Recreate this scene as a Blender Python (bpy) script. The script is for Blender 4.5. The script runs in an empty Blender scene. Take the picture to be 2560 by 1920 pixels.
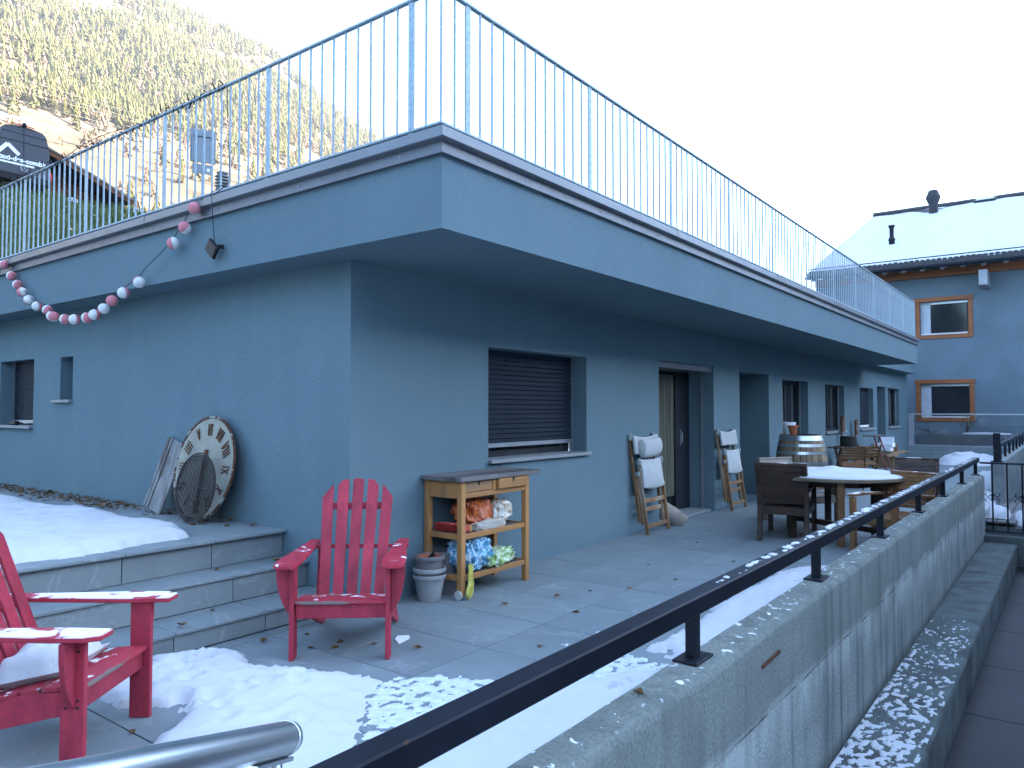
import bpy, bmesh, math, random
import numpy as np
from mathutils import Vector, Matrix, noise as mnoise
R = math.radians
random.seed(7); rng = np.random.default_rng(7)
S = bpy.context.scene
C = S.collection

# ------------------------------------------------------------------ camera, sky, sun, exposure
cam = bpy.data.cameras.new('camera'); cam.sensor_width = 36; cam.lens = 36 * 1870 / 2560
cam.clip_start = .05; cam.clip_end = 20000
camo = bpy.data.objects.new('camera', cam); C.objects.link(camo)
camo.location = (0, 0, 1.5); camo.rotation_euler = (R(90 + 1.945), 0, R(37 - 90))
S.camera = camo
SUN_AZ, SUN_EL = -62.0, 16.0            # heading of the sun seen from the patio (deg from +X), elevation
w = bpy.data.worlds.new('World'); S.world = w; w.use_nodes = True
nt = w.node_tree; bg = nt.nodes['Background']
sky = nt.nodes.new('ShaderNodeTexSky'); sky.sky_type = 'NISHITA'; sky.sun_disc = False
sky.sun_elevation = R(SUN_EL); sky.sun_rotation = R(90 - SUN_AZ)
sky.altitude = 900; sky.air_density = 1.2; sky.dust_density = 1.4; sky.ozone_density = 4.6
nt.links.new(sky.outputs[0], bg.inputs[0]); bg.inputs[1].default_value = .12
sun = bpy.data.lights.new('sun', 'SUN'); sun.energy = 5.0; sun.angle = R(.53); sun.color = (1, .93, .82)
suno = bpy.data.objects.new('sun', sun); C.objects.link(suno)
sd = Vector((math.cos(R(SUN_AZ)) * math.cos(R(SUN_EL)), math.sin(R(SUN_AZ)) * math.cos(R(SUN_EL)), math.sin(R(SUN_EL))))
suno.rotation_euler = sd.to_track_quat('Z', 'Y').to_euler(); suno.location = (0, -20, 40)
vs = S.view_settings; vs.view_transform = 'Standard'; vs.look = 'None'; vs.gamma = 1; vs.exposure = 3.4
S.cycles.use_denoising = True; S.cycles.max_bounces = 6; S.cycles.diffuse_bounces = 4
S.cycles.caustics_reflective = False; S.cycles.caustics_refractive = False

# ------------------------------------------------------------------ materials
def nd(t, k, **kw):
    n = t.nodes.new(k)
    for a, v in kw.items():
        if hasattr(n, a): setattr(n, a, v)
        else: n.inputs[a.replace('_', ' ')].default_value = v
    return n
def mix(t, fac, a, b, mode='MIX'):
    n = t.nodes.new('ShaderNodeMix'); n.data_type = 'RGBA'; n.blend_type = mode
    for i, v in ((0, fac), (6, a), (7, b)):
        if hasattr(v, 'links') or hasattr(v, 'is_output'): t.links.new(v, n.inputs[i])
        else: n.inputs[i].default_value = v if i == 0 else (*v, 1)[:4]
    return n.outputs[2]
def ramp(t, src, lo, hi):
    n = t.nodes.new('ShaderNodeMapRange'); n.clamp = True
    t.links.new(src, n.inputs[0]); n.inputs[1].default_value = lo; n.inputs[2].default_value = hi
    return n.outputs[0]
def mul(t, a, b, op='MULTIPLY'):
    n = t.nodes.new('ShaderNodeMath'); n.operation = op
    for i, v in ((0, a), (1, b)):
        if isinstance(v, (int, float)): n.inputs[i].default_value = v
        else: t.links.new(v, n.inputs[i])
    return n.outputs[0]
MATS = {}
def M(name, col, rough=.7, metal=0, var=.12, vscale=4, stretch=(1, 1, 1), bump=0, bscale=60, spec=.4, col2=None, c2=(.55, .65), c2scale=6,
      snow=None, snowscale=9, rnd=0, world=False, fine=0, fscale=120, alpha=1, trans=0, ior=1.45, rshift=0, c2stretch=None, coat=0):
    m = bpy.data.materials.new(name); m.use_nodes = True; t = m.node_tree; p = t.nodes['Principled BSDF']
    tc = t.nodes.new('ShaderNodeTexCoord'); vec = tc.outputs['Object']
    if world: vec = t.nodes.new('ShaderNodeNewGeometry').outputs['Position']
    info = t.nodes.new('ShaderNodeObjectInfo')
    if rshift:
        a = t.nodes.new('ShaderNodeVectorMath'); a.operation = 'ADD'
        s = t.nodes.new('ShaderNodeVectorMath'); s.operation = 'SCALE'; s.inputs[0].default_value = (1, .7, .4)
        t.links.new(mul(t, info.outputs['Random'], rshift), s.inputs['Scale'])
        t.links.new(vec, a.inputs[0]); t.links.new(s.outputs[0], a.inputs[1]); vec = a.outputs[0]
    def nz(scale, det=4, st=(1, 1, 1), dist=0):
        mp = t.nodes.new('ShaderNodeMapping'); mp.inputs['Scale'].default_value = st; t.links.new(vec, mp.inputs[0])
        n = t.nodes.new('ShaderNodeTexNoise'); n.inputs['Scale'].default_value = scale; n.inputs['Detail'].default_value = det
        n.inputs['Distortion'].default_value = dist; t.links.new(mp.outputs[0], n.inputs[0]); return n.outputs[0]
    c = mix(t, ramp(t, nz(vscale, 5, stretch), .3, .7), [x * (1 - var) for x in col], [min(1, x * (1 + var)) for x in col])
    if fine: c = mix(t, ramp(t, nz(fscale, 2), .35, .65), c, [0, 0, 0], 'MIX') if False else mix(t, mul(t, ramp(t, nz(fscale, 2), .62, .3), fine), c, (.03, .03, .035))
    if col2: c = mix(t, ramp(t, nz(c2scale, 6, c2stretch or stretch), *c2), c, col2)
    if rnd:
        h = t.nodes.new('ShaderNodeHueSaturation'); t.links.new(c, h.inputs['Color'])
        t.links.new(mul(t, mul(t, info.outputs['Random'], 2 * rnd), 1 - rnd, 'ADD'), h.inputs['Value']); c = h.outputs[0]
    ro = rough
    if snow is not None:
        g = t.nodes.new('ShaderNodeNewGeometry'); sx = t.nodes.new('ShaderNodeSeparateXYZ'); t.links.new(g.outputs['Normal'], sx.inputs[0])
        k = mul(t, ramp(t, sx.outputs[2], .6, .8), ramp(t, nz(snowscale, 6, (1, 1, 1), .6), snow, snow + .045))
        c = mix(t, k, c, (.82, .85, .88))
        ro = mul(t, mul(t, k, .85 - rough), rough, 'ADD')
    if bump:
        b = t.nodes.new('ShaderNodeBump'); b.inputs['Strength'].default_value = bump; b.inputs['Distance'].default_value = .004
        t.links.new(nz(bscale, 3, stretch), b.inputs['Height']); t.links.new(b.outputs[0], p.inputs['Normal'])
    if hasattr(c, 'links'): t.links.new(c, p.inputs['Base Color'])
    if isinstance(ro, (int, float)): p.inputs['Roughness'].default_value = ro
    else: t.links.new(ro, p.inputs['Roughness'])
    p.inputs['Metallic'].default_value = metal; p.inputs['Specular IOR Level'].default_value = spec
    p.inputs['Transmission Weight'].default_value = trans; p.inputs['IOR'].default_value = ior; p.inputs['Alpha'].default_value = alpha
    p.inputs['Coat Weight'].default_value = coat
    MATS[name] = m; return m
render_grey = M('render_grey', (.142, .210, .235), .95, var=.05, vscale=1.3, col2=(.118, .18, .204), c2=(.45, .8), c2scale=2.0, c2stretch=(2.2, 2.2, .18), bump=.9, bscale=110, spec=.15, fine=.32, fscale=150, world=True)
house_grey = M('house_grey', (.145, .19, .22), .95, var=.12, vscale=1.1, bump=1.0, bscale=26, spec=.15, world=True, fine=.25, fscale=30)
tile_m = None
def tile_material(name, base, vein):
    m = M(name, base, .55, var=.10, vscale=2.2, rnd=.06, rshift=37, world=True, bump=.15, bscale=90, col2=[x * .86 for x in base], c2=(.5, .75), c2scale=1.4)
    t = m.node_tree; p = t.nodes['Principled BSDF']; src = p.inputs['Base Color'].links[0].from_socket
    # pale veins
    vec = [n for n in t.nodes if n.type == 'VECT_MATH' and n.operation == 'ADD'][0].outputs[0]
    mp = nd(t, 'ShaderNodeMapping'); mp.inputs['Scale'].default_value = (1, .55, 1); mp.inputs['Rotation'].default_value = (0, 0, .6); t.links.new(vec, mp.inputs[0])
    n = nd(t, 'ShaderNodeTexNoise'); n.inputs['Scale'].default_value = 1.7; n.inputs['Detail'].default_value = 5; n.inputs['Distortion'].default_value = 1.1; t.links.new(mp.outputs[0], n.inputs[0])
    k = ramp(t, mul(t, mul(t, n.outputs[0], -.5, 'ADD'), 0, 'ADD'), 0, 1)
    ab = mul(t, mul(t, n.outputs[0], .5, 'SUBTRACT'), 0, 'ADD'); a2 = t.nodes.new('ShaderNodeMath'); a2.operation = 'ABSOLUTE'; t.links.new(ab, a2.inputs[0])
    f = mul(t, ramp(t, a2.outputs[0], .012, .0), .32)
    t.links.new(mix(t, f, src, vein), p.inputs['Base Color'])
    return m
tile_m = tile_material('tile_stone', (.19, .222, .225), (.38, .41, .41))
lowtile_m = M('tile_wet_shaded', (.016, .017, .017), .55, spec=.2, var=.25, vscale=2, rnd=.12, world=True, rshift=11, bump=.2)  # wet passage tiles; the shade down there is also put into this dark colour
grout = M('grout', (.022, .023, .025), .9)
galv = M('galvanised', (.30, .38, .42), .5, metal=.15, var=.2, vscale=45, bump=.15, bscale=60)
cop_m = M('coping_metal', (.15, .165, .18), .4, metal=.3, var=.08, vscale=2, col2=(.22, .19, .17), c2=(.6, .8), c2scale=3)
flash_m = M('flashing_metal', (.125, .135, .15), .45, metal=.3, var=.10, vscale=3)
granite = M('granite', (.235, .245, .245), .6, var=.55, vscale=160, bump=.2, bscale=160)
shutter_m = M('shutter_dark', (.013, .021, .032), .55, spec=.2, var=.08, rnd=.06)
dark_frame = M('dark_frame', (.018, .020, .024), .5, spec=.25)
alu = M('aluminium', (.42, .44, .46), .4, metal=.8)
glass_dark = M('window_glass', (.02, .022, .025), .06, spec=.6, var=.02)
glass_clear = M('clear_glass', (.93, .96, .95), .02, trans=1, ior=1.45, var=.01)
curtain_m = M('curtain', (.13, .125, .09), .9, var=.2, vscale=3, stretch=(8, 8, .6))
red_paint = M('red_paint', (.40, .034, .058), .55, var=.2, vscale=9, stretch=(1, 1, .3), bump=.25, bscale=40, spec=.3, col2=(.22, .02, .034), c2=(.5, .72), c2scale=7, fine=.25, fscale=45, rnd=.08, rshift=5)
red_paint_snow = M('red_paint_dusted', (.40, .030, .052), .5, var=.14, vscale=7, bump=.12, bscale=30, spec=.35, col2=(.26, .022, .036), c2=(.5, .75), c2scale=9, snow=.60, snowscale=11)
red_worn = M('red_worn', (.36, .030, .048), .6, var=.15, col2=(.20, .15, .13), c2=(.57, .6), c2scale=14, stretch=(.25, 1, 1), snow=.6, snowscale=13)
steel = M('stainless', (.86, .87, .88), .24, metal=1, var=.03, stretch=(1, 1, 30))
black_metal = M('black_paint_metal', (.010, .012, .017), .5, var=.2, vscale=5, spec=.22, bump=.06, bscale=30)
black_rail = M('black_rail', (.007, .009, .014), .5, var=.25, vscale=5, spec=.2, col2=(.07, .03, .015), c2=(.70, .74), c2scale=7, world=True, bump=.1, bscale=40)
concrete = M('concrete', (.31, .33, .295), .92, var=.2, vscale=3, bump=.9, bscale=70, col2=(.105, .11, .10), c2=(.50, .80), c2scale=3.2, c2stretch=(3.5, 3.5, .35), fine=.55, fscale=75, snow=.62, snowscale=22, world=True)
def concrete_bands(m):          # cast lifts: the upper lift is older, darker and rougher than the one below
    t = m.node_tree; p = t.nodes['Principled BSDF']; src = p.inputs['Base Color'].links[0].from_socket
    g = nd(t, 'ShaderNodeNewGeometry'); sx = nd(t, 'ShaderNodeSeparateXYZ'); t.links.new(g.outputs['Position'], sx.inputs[0])
    def nz(sc, st=(1, 1, 1), det=5):
        mp = nd(t, 'ShaderNodeMapping'); mp.inputs['Scale'].default_value = st; t.links.new(g.outputs['Position'], mp.inputs[0]); n = nd(t, 'ShaderNodeTexNoise'); n.inputs['Scale'].default_value = sc; n.inputs['Detail'].default_value = det; t.links.new(mp.outputs[0], n.inputs[0]); return n.outputs[0]
    zz = mul(t, sx.outputs[2], mul(t, mul(t, nz(2.2), .5, 'SUBTRACT'), .16), 'ADD')
    up = ramp(t, zz, .26, .31); c = mix(t, mul(t, up, .55), src, (.13, .145, .12))
    pale = mul(t, mul(t, ramp(t, zz, .30, .255), ramp(t, zz, .02, .20)), ramp(t, nz(5, (1.5, 1.5, .5)), .35, .6)); c = mix(t, mul(t, pale, .6), c, (.46, .49, .45))
    zl = mul(t, mul(t, sx.outputs[2], mul(t, mul(t, nz(9), .5, 'SUBTRACT'), .012), 'ADD'), .262, 'SUBTRACT'); ab = nd(t, 'ShaderNodeMath'); ab.operation = 'ABSOLUTE'; t.links.new(zl, ab.inputs[0])
    c = mix(t, mul(t, ramp(t, ab.outputs[0], .006, .001), ramp(t, nz(4), .4, .6)), c, (.03, .03, .03))
    low = ramp(t, mul(t, sx.outputs[2], mul(t, nz(6), .06), 'ADD'), -.17, -.25); c = mix(t, mul(t, low, .7), c, (.05, .052, .045))
    st = ramp(t, nz(7, (1.6, 1.6, .10)), .56, .72); c = mix(t, mul(t, st, .28), c, (.08, .085, .08))
    # snow on top stays on top of the stains
    k = [n for n in t.nodes if n.type == 'MIX' and tuple(round(x, 2) for x in n.inputs[7].default_value)[:3] == (.82, .85, .88)][0]
    f = k.inputs[0].links[0].from_socket; c = mix(t, f, c, (.82, .85, .88)); t.links.new(c, p.inputs['Base Color'])
concrete_bands(concrete)
concrete_plain = M('concrete_plain', (.24, .26, .25), .92, var=.25, vscale=3, bump=.7, bscale=40, fine=.3, fscale=60)
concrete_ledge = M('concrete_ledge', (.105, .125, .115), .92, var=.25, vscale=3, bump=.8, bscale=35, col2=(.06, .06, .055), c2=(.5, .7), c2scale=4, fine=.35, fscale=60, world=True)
roof_snow_m = M('roof_snow', (.58, .585, .59), .85, var=.03, vscale=.5, bump=.4, bscale=20, spec=.2)
snow_m = M('snow', (.565, .565, .565), .85, var=.03, vscale=3, bump=.5, bscale=45, spec=.25)
ice_m = M('trampled_snow', (.60, .64, .68), .6, var=.15, vscale=18, bump=.4, bscale=60, spec=.4)
wood_gold = M('pine_wood', (.37, .175, .058), .6, var=.22, vscale=7, stretch=(1, 1, .12), bump=.15, bscale=50, rnd=.10, rshift=9)
wood_gold_x = M('pine_wood_lengthwise', (.37, .175, .058), .6, var=.22, vscale=7, stretch=(.12, 1, 1), bump=.15, rnd=.10, rshift=9, col2=(.17, .12, .08), c2=(.58, .72), c2scale=4)
wood_grey = M('weathered_top', (.15, .14, .13), .75, var=.3, vscale=8, stretch=(.12, 1, 1), bump=.3, bscale=40, col2=(.07, .06, .055), c2=(.5, .65), c2scale=5)
wood_dark = M('teak_dark', (.045, .024, .015), .55, var=.3, vscale=7, stretch=(1, 1, .2), bump=.2, bscale=40, rnd=.12, rshift=9)
wood_teak = M('teak_warm', (.20, .095, .038), .5, var=.25, vscale=7, stretch=(.2, 1, 1), bump=.2, bscale=40, rnd=.15, rshift=9)
wood_pale = M('teak_bleached', (.25, .21, .17), .8, var=.3, vscale=9, stretch=(.15, 1, 1), bump=.3, rnd=.1, rshift=9)
wood_oak = M('oak_stave', (.24, .17, .10), .65, var=.35, vscale=6, stretch=(1, 1, .2), bump=.25, col2=(.10, .07, .05), c2=(.52, .7), c2scale=5, rnd=.16, rshift=9)
wood_frame = M('window_timber', (.26, .085, .026), .5, var=.2, vscale=6, stretch=(1, .2, 1), bump=.15)
wood_barn = M('barn_wood', (.14, .058, .026), .8, var=.35, vscale=3, rnd=.2, rshift=9)
canvas = M('canvas', (.42, .43, .42), .9, var=.06, vscale=6, bump=.4, bscale=220, spec=.1)
plastic_cap = M('grey_green_plastic', (.25, .28, .26), .5)
pot_grey = M('pot_grey', (.27, .275, .27), .55, var=.06)
pot_dark = M('pot_taupe', (.15, .145, .14), .55, var=.08)
terracotta = M('terracotta', (.36, .10, .045), .7, var=.12)
clock_m = M('clock_enamel', (.25, .245, .20), .6, var=.18, vscale=7, bump=.3, bscale=25, col2=(.30, .15, .06), c2=(.64, .72), c2scale=5)
rust_m = M('rust', (.10, .038, .018), .85, var=.4, vscale=18, bump=.5, bscale=50)
rim_m = M('clock_rim', (.10, .04, .02), .8, var=.3, vscale=20, col2=(.30, .30, .25), c2=(.52, .56), c2scale=18, bump=.5)
iron = M('iron', (.02, .018, .017), .6, var=.3, vscale=20)
board_m = M('grey_board', (.20, .20, .195), .8, var=.28, vscale=5, stretch=(3, 3, .25), bump=.2, col2=(.12, .11, .10), c2=(.55, .6), c2scale=3)
cardboard = M('cardboard', (.27, .17, .09), .85, var=.1)
foam = M('white_foam', (.78, .80, .82), .8, var=.04)
black_plastic = M('black_plastic', (.010, .010, .012), .5, spec=.2)
leaf_m = M('dry_leaf', (.17, .085, .03), .8, var=.3, vscale=20, rnd=.5)
def solid(name, col, rough=.5, **k): return M(name, col, rough, **k)

# ------------------------------------------------------------------ mesh helpers
class MB:
    def __init__(s): s.v = []; s.f = []; s.mi = []; s.cur = 0
    def add(s, vs, fs):
        o = len(s.v); s.v += [tuple(map(float, p)) for p in vs]; s.f += [tuple(i + o for i in f) for f in fs]; s.mi += [s.cur] * len(fs); return s
    def bx(s, x0, x1, y0, y1, z0, z1):
        return s.add([(x0, y0, z0), (x1, y0, z0), (x1, y1, z0), (x0, y1, z0), (x0, y0, z1), (x1, y0, z1), (x1, y1, z1), (x0, y1, z1)],
                     [(0, 3, 2, 1), (4, 5, 6, 7), (0, 1, 5, 4), (1, 2, 6, 5), (2, 3, 7, 6), (3, 0, 4, 7)])
    def beam(s, p0, p1, w, h, up=(0, 0, 1), w1=None, h1=None):
        p0, p1 = Vector(p0), Vector(p1); d = (p1 - p0).normalized(); up = Vector(up)
        sd_ = d.cross(up); sd_ = sd_.normalized() if sd_.length > 1e-5 else d.orthogonal().normalized(); u = sd_.cross(d).normalized()
        vs_ = []
        for p, a, b in ((p0, w, h), (p1, w1 or w, h1 or h)):
            for i, j in ((-1, -1), (1, -1), (1, 1), (-1, 1)): vs_.append(p + sd_ * (a / 2 * i) + u * (b / 2 * j))
        return s.add(vs_, [(0, 1, 2, 3), (7, 6, 5, 4), (0, 4, 5, 1), (1, 5, 6, 2), (2, 6, 7, 3), (3, 7, 4, 0)])
    def tube(s, pts, r, n=8, cap=True, closed=False):
        pts = [Vector(p) for p in pts]; m = len(pts); rs = r if isinstance(r, (list, tuple)) else [r] * m
        vs_ = []; u = None
        for i, p in enumerate(pts):
            if closed: d = pts[(i + 1) % m] - pts[i - 1]
            else: d = pts[min(i + 1, m - 1)] - pts[max(i - 1, 0)]
            d.normalize()
            if u is None: u = d.orthogonal().normalized()
            u = (u - d * u.dot(d)); u = u.normalized() if u.length > 1e-6 else d.orthogonal().normalized(); q = d.cross(u)
            for k in range(n):
                a = 2 * math.pi * k / n; vs_.append(p + (u * math.cos(a) + q * math.sin(a)) * rs[i])
        fs = []
        for i in range(m if closed else m - 1):
            for k in range(n):
                a, b = i * n + k, i * n + (k + 1) % n; c, d = ((i + 1) % m) * n + (k + 1) % n, ((i + 1) % m) * n + k
                fs.append((a, b, c, d))
        if cap and not closed: fs += [tuple(range(n))[::-1], tuple(range((m - 1) * n, m * n))]
        return s.add(vs_, fs)
    def lathe(s, prof, n=24, c=(0, 0, 0), cap=True, wob=None):
        vs_ = []; fs = []
        for j, (r, z) in enumerate(prof):
            for k in range(n):
                a = 2 * math.pi * k / n; rr = r * (1 + (wob(a, z) if wob else 0)); vs_.append((c[0] + rr * math.cos(a), c[1] + rr * math.sin(a), c[2] + z))
        for j in range(len(prof) - 1):
            for k in range(n):
                a, b = j * n + k, j * n + (k + 1) % n; fs.append((a, b, b + n, a + n))
        if cap: fs += [tuple(range(n))[::-1], tuple(range((len(prof) - 1) * n, len(prof) * n))]
        return s.add(vs_, fs)
    def prism(s, poly, h0, h1, f):      # f(a,b,h) -> xyz
        n = len(poly); vs_ = [f(a, b, h0) for a, b in poly] + [f(a, b, h1) for a, b in poly]
        return s.add(vs_, [tuple(range(n))[::-1], tuple(range(n, 2 * n))] + [(i, (i + 1) % n, n + (i + 1) % n, n + i) for i in range(n)])
    def rot(s, Mx): s.v = [tuple(Mx @ Vector(p)) for p in s.v]; return s
def obj(name, mb, mat, parent=None, bevel=0, smooth=False, loc=None, rot=None, kind=None, segs=1):
    me = bpy.data.meshes.new(name); me.from_pydata(mb.v, [], mb.f)
    for m in (mat if isinstance(mat, (list, tuple)) else [mat]): me.materials.append(m)
    if any(mb.mi): me.polygons.foreach_set('material_index', mb.mi)
    if smooth: me.polygons.foreach_set('use_smooth', [True] * len(me.polygons))
    bm = bmesh.new(); bm.from_mesh(me); bmesh.ops.recalc_face_normals(bm, faces=bm.faces); bm.to_mesh(me); bm.free()
    if smooth: me.set_sharp_from_angle(angle=R(40))
    o = bpy.data.objects.new(name, me); C.objects.link(o)
    if parent: o.parent = parent
    if loc: o.location = loc
    if rot: o.rotation_euler = rot
    if bevel:
        b = o.modifiers.new('bevel', 'BEVEL'); b.width = bevel; b.segments = segs; b.limit_method = 'ANGLE'; b.angle_limit = R(40)
    if kind: o['kind'] = kind
    return o
def thing(name, label, cat, loc=(0, 0, 0), rz=0, group=None):
    o = bpy.data.objects.new(name, None); C.objects.link(o); o.location = loc; o.rotation_euler = (0, 0, rz); o.empty_display_size = .1
    return tag(o, label, cat, group)
def tag(o, label, cat, group=None):
    o['label'] = label; o['category'] = cat
    if group: o['group'] = group
    return o
def struct(o): o['kind'] = 'structure'; return o
def copy_tree(o, parent=None):
    c = o.copy(); C.objects.link(c); c.parent = parent
    for ch in list(o.children): copy_tree(ch, c)
    return c
def bxo(name, mat, parent, *a, bevel=0): return obj(name, MB().bx(*a), mat, parent, bevel)
def fbm(x, y, z=0, s=1.0, o=4): return mnoise.fractal(Vector((x * s, y * s, z)), 1.0, 2.0, o)

# ------------------------------------------------------------------ setting: ground, patio, terrace, steps
XW, YW, ZW = 3.71, 4.30, 2.614        # annex wall planes and soffit height
XF, YF = 3.375, 3.084                 # roof fascia planes
T = .545                              # upper terrace level
ground_m = M('ground_winter_grass', (.16, .13, .08), .95, var=.3, vscale=.05, col2=(.8, .82, .84), c2=(.5, .56), c2scale=.03)
gm = MB(); n = 24
ring = [0, 60, 300, 1000, 1900]
vs_ = []
for r_ in ring[1:]:
    for k in range(n): vs_.append((r_ * math.cos(2 * math.pi * k / n), r_ * math.sin(2 * math.pi * k / n), -1.05))
fs_ = [tuple(range(n))]
for j in range(3):
    for k in range(n): a, b = j * n + k, j * n + (k + 1) % n; fs_.append((a, a + n, b + n, b))
gm.add(vs_, fs_); struct(obj('ground', gm, ground_m))

PT = .648
patio = struct(bxo('patio', grout, None, -1.0, 26.2, 1.175, 4.44, -.9, -.018))
def tile_mesh(name, sx, sy, sz, mat, bev=.0008):
    mb = MB(); b = bev
    mb.add([(0, 0, -sz), (sx, 0, -sz), (sx, sy, -sz), (0, sy, -sz), (0, 0, -b), (sx, 0, -b), (sx, sy, -b), (0, sy, -b), (b, b, 0), (sx - b, b, 0), (sx - b, sy - b, 0), (b, sy - b, 0)],
           [(0, 1, 5, 4), (1, 2, 6, 5), (2, 3, 7, 6), (3, 0, 4, 7), (4, 5, 9, 8), (5, 6, 10, 9), (6, 7, 11, 10), (7, 4, 8, 11), (8, 9, 10, 11)])
    me = bpy.data.meshes.new(name); me.from_pydata(mb.v, [], mb.f); me.materials.append(mat); return me
G = .008
_cache = {}
def put_tile(parent, name, x0, x1, y0, y1, z, mat, th=.02):
    k = (round(x1 - x0, 3), round(y1 - y0, 3), mat.name, th)
    if k not in _cache: _cache[k] = tile_mesh(name, x1 - x0 - G, y1 - y0 - G, th, mat)
    o = bpy.data.objects.new(name, _cache[k]); C.objects.link(o); o.parent = parent
    o.location = (x0 + G / 2, y0 + G / 2, z + random.uniform(-.0006, .0006)); return o
ys = [1.175, 1.714, 2.362, 3.01, 3.658, 4.306]
for i in range(-7, 35):
    x0 = 3.70 + i * PT
    for j in range(5): put_tile(patio, 'tile', x0, x0 + PT, ys[j], ys[j + 1], 0, tile_m)
    if x0 < 3.1: put_tile(patio, 'tile', x0, x0 + PT, 4.306, 4.42, 0, tile_m)
terrace = struct(bxo('upper_terrace', grout, None, -1.4, XW, 5.11, 14.0, -.9, T - .022))
for i in range(8):
    x0 = XW - PT * (i + 1)
    for j in range(14):
        y0 = 5.06 + j * PT
        put_tile(terrace, 'tile', x0, x0 + PT, y0, y0 + PT, T, tile_m)
steps = struct(bxo('steps', grout, None, -1.4, XW, 4.444, 5.12, -.9, .115))
steps_b = MB().bx(-1.4, XW - .002, 4.79, 5.12, .11, .311); obj('step_core', steps_b, grout, steps)
SX0 = 3.09
def put_box(parent, name, mat, x0, x1, y0, y1, z0, z1, bev=.006):
    k = ('b', round(x1 - x0, 3), round(y1 - y0, 3), round(z1 - z0, 3), mat.name)
    if k not in _cache:
        o = obj(name, MB().bx(0, x1 - x0, 0, y1 - y0, 0, z1 - z0), mat, parent, bev, segs=2); _cache[k] = o.data
    else:
        o = bpy.data.objects.new(name, _cache[k]); C.objects.link(o); o.parent = parent
        b = o.modifiers.new('bevel', 'BEVEL'); b.width = bev; b.segments = 2
    o.location = (x0, y0, z0); return o
for lvl, (zt, zb, yn, yb, yt) in enumerate(((.14, .0, 4.40, 4.425, 4.786), (.335, .14, 4.755, 4.78, 5.115), (T, .335, 5.06, 5.09, None))):
    off = (0, .02, 0)[lvl]
    edges = [XW - .003] + [SX0 - off - .648 * k for k in range(8)]
    for a, b in zip(edges[1:], edges[:-1]):
        put_box(steps, 'riser_tile', tile_m, a + .003, b - .003, yb, yb + .018, zb + .003, zt - .026, .0015)
        if yt: put_box(steps, 'tread_tile', tile_m, a + .002, b - .002, yn, yt - .006, zt - .022, zt, .005)
        else: put_box(steps, 'nosing_tile', tile_m, a + .002, b - .002, yn - .022, 5.06, zt - .022, zt, .005)

# ------------------------------------------------------------------ flat-roofed annex
ax = thing('flat_roofed_house', 'long grey rendered flat-roofed house with deep overhanging roof slab', 'house', (0, 0, 0))
def wall_holes(f, a0, a1, b0, b1, holes, depth, thick):
    """wall panel in (a,b) with rectangular holes; f(a,b,d)->xyz, d = depth into the wall"""
    A = sorted({a0, a1, *[h[0] for h in holes], *[h[1] for h in holes]}); B = sorted({b0, b1, *[h[2] for h in holes], *[h[3] for h in holes]})
    mb = MB()
    for i in range(len(A) - 1):
        for j in range(len(B) - 1):
            ca, cb = (A[i] + A[i + 1]) / 2, (B[j] + B[j + 1]) / 2
            if any(h[0] < ca < h[1] and h[2] < cb < h[3] for h in holes): continue
            mb.add([f(A[i], B[j], 0), f(A[i + 1], B[j], 0), f(A[i + 1], B[j + 1], 0), f(A[i], B[j + 1], 0)], [(0, 1, 2, 3)])
    for h in holes:
        d = h[4] if len(h) > 4 else depth
        q = [(h[0], h[2]), (h[1], h[2]), (h[1], h[3]), (h[0], h[3])]
        for k in range(4):
            p, r = q[k], q[(k + 1) % 4]
            mb.add([f(*p, 0), f(*r, 0), f(*r, d), f(*p, d)], [(0, 1, 2, 3)])
    if thick: mb.add([f(a0, b0, thick), f(a1, b0, thick), f(a1, b1, thick), f(a0, b1, thick)], [(0, 1, 2, 3)])
    return mb
fl = lambda a, b, d: (a, YW + d, b)        # long wall: a = x
fs2 = lambda a, b, d: (XW + d, a, b)       # left wall: a = y
W1 = (5.345, 7.07, 1.035, 2.075); D1 = (8.857, 10.69, .0, 2.136, .48); D2 = (11.76, 13.2, .0, 2.11, .75)
W2 = (13.95, 15.6, .0, 2.055, .24); W3 = (16.89, 18.55, 1.02, 2.045); W4 = (20.1, 21.67, 1.02, 2.05); D5 = (22.15, 23.25, 0, 2.13, .3); W6 = (23.64, 25.33, 1.0, 2.115)
obj('wall', wall_holes(fl, XW, 26.45, -.3, ZW + .03, [W1, D1, D2, W2, W3, W4, D5, W6], .22, 0), render_grey, ax)['label'] = 'long grey rendered wall along the patio'
WA = (9.98, 11.01, 1.30, 2.108); WB = (8.93, 9.25, 1.607, 2.094)
obj('wall', wall_holes(fs2, YW, 13.6, -.3, ZW + .03, [WA, WB], .2, 0), render_grey, ax)['label'] = 'grey rendered wall beside the upper terrace'
bxo('end_wall', render_grey, ax, 26.45, 26.7, YW, 12, -.3, ZW + .5)
# roof slab
sl = MB(); Z0, Z1 = ZW, 3.12
poly = [(XF, YF), (20.61, YF), (20.61, 4.0), (26.45, 4.0), (26.45, 12.0), (XF + 8.6, 12.0), (XF + 8.6, 13.9), (XF, 13.9)]
sl.prism(poly, Z0, Z1, lambda a, b, h: (a, b, h)); obj('roof_slab', sl, render_grey, ax)['label'] = 'roof slab with deep rendered fascia'
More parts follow.
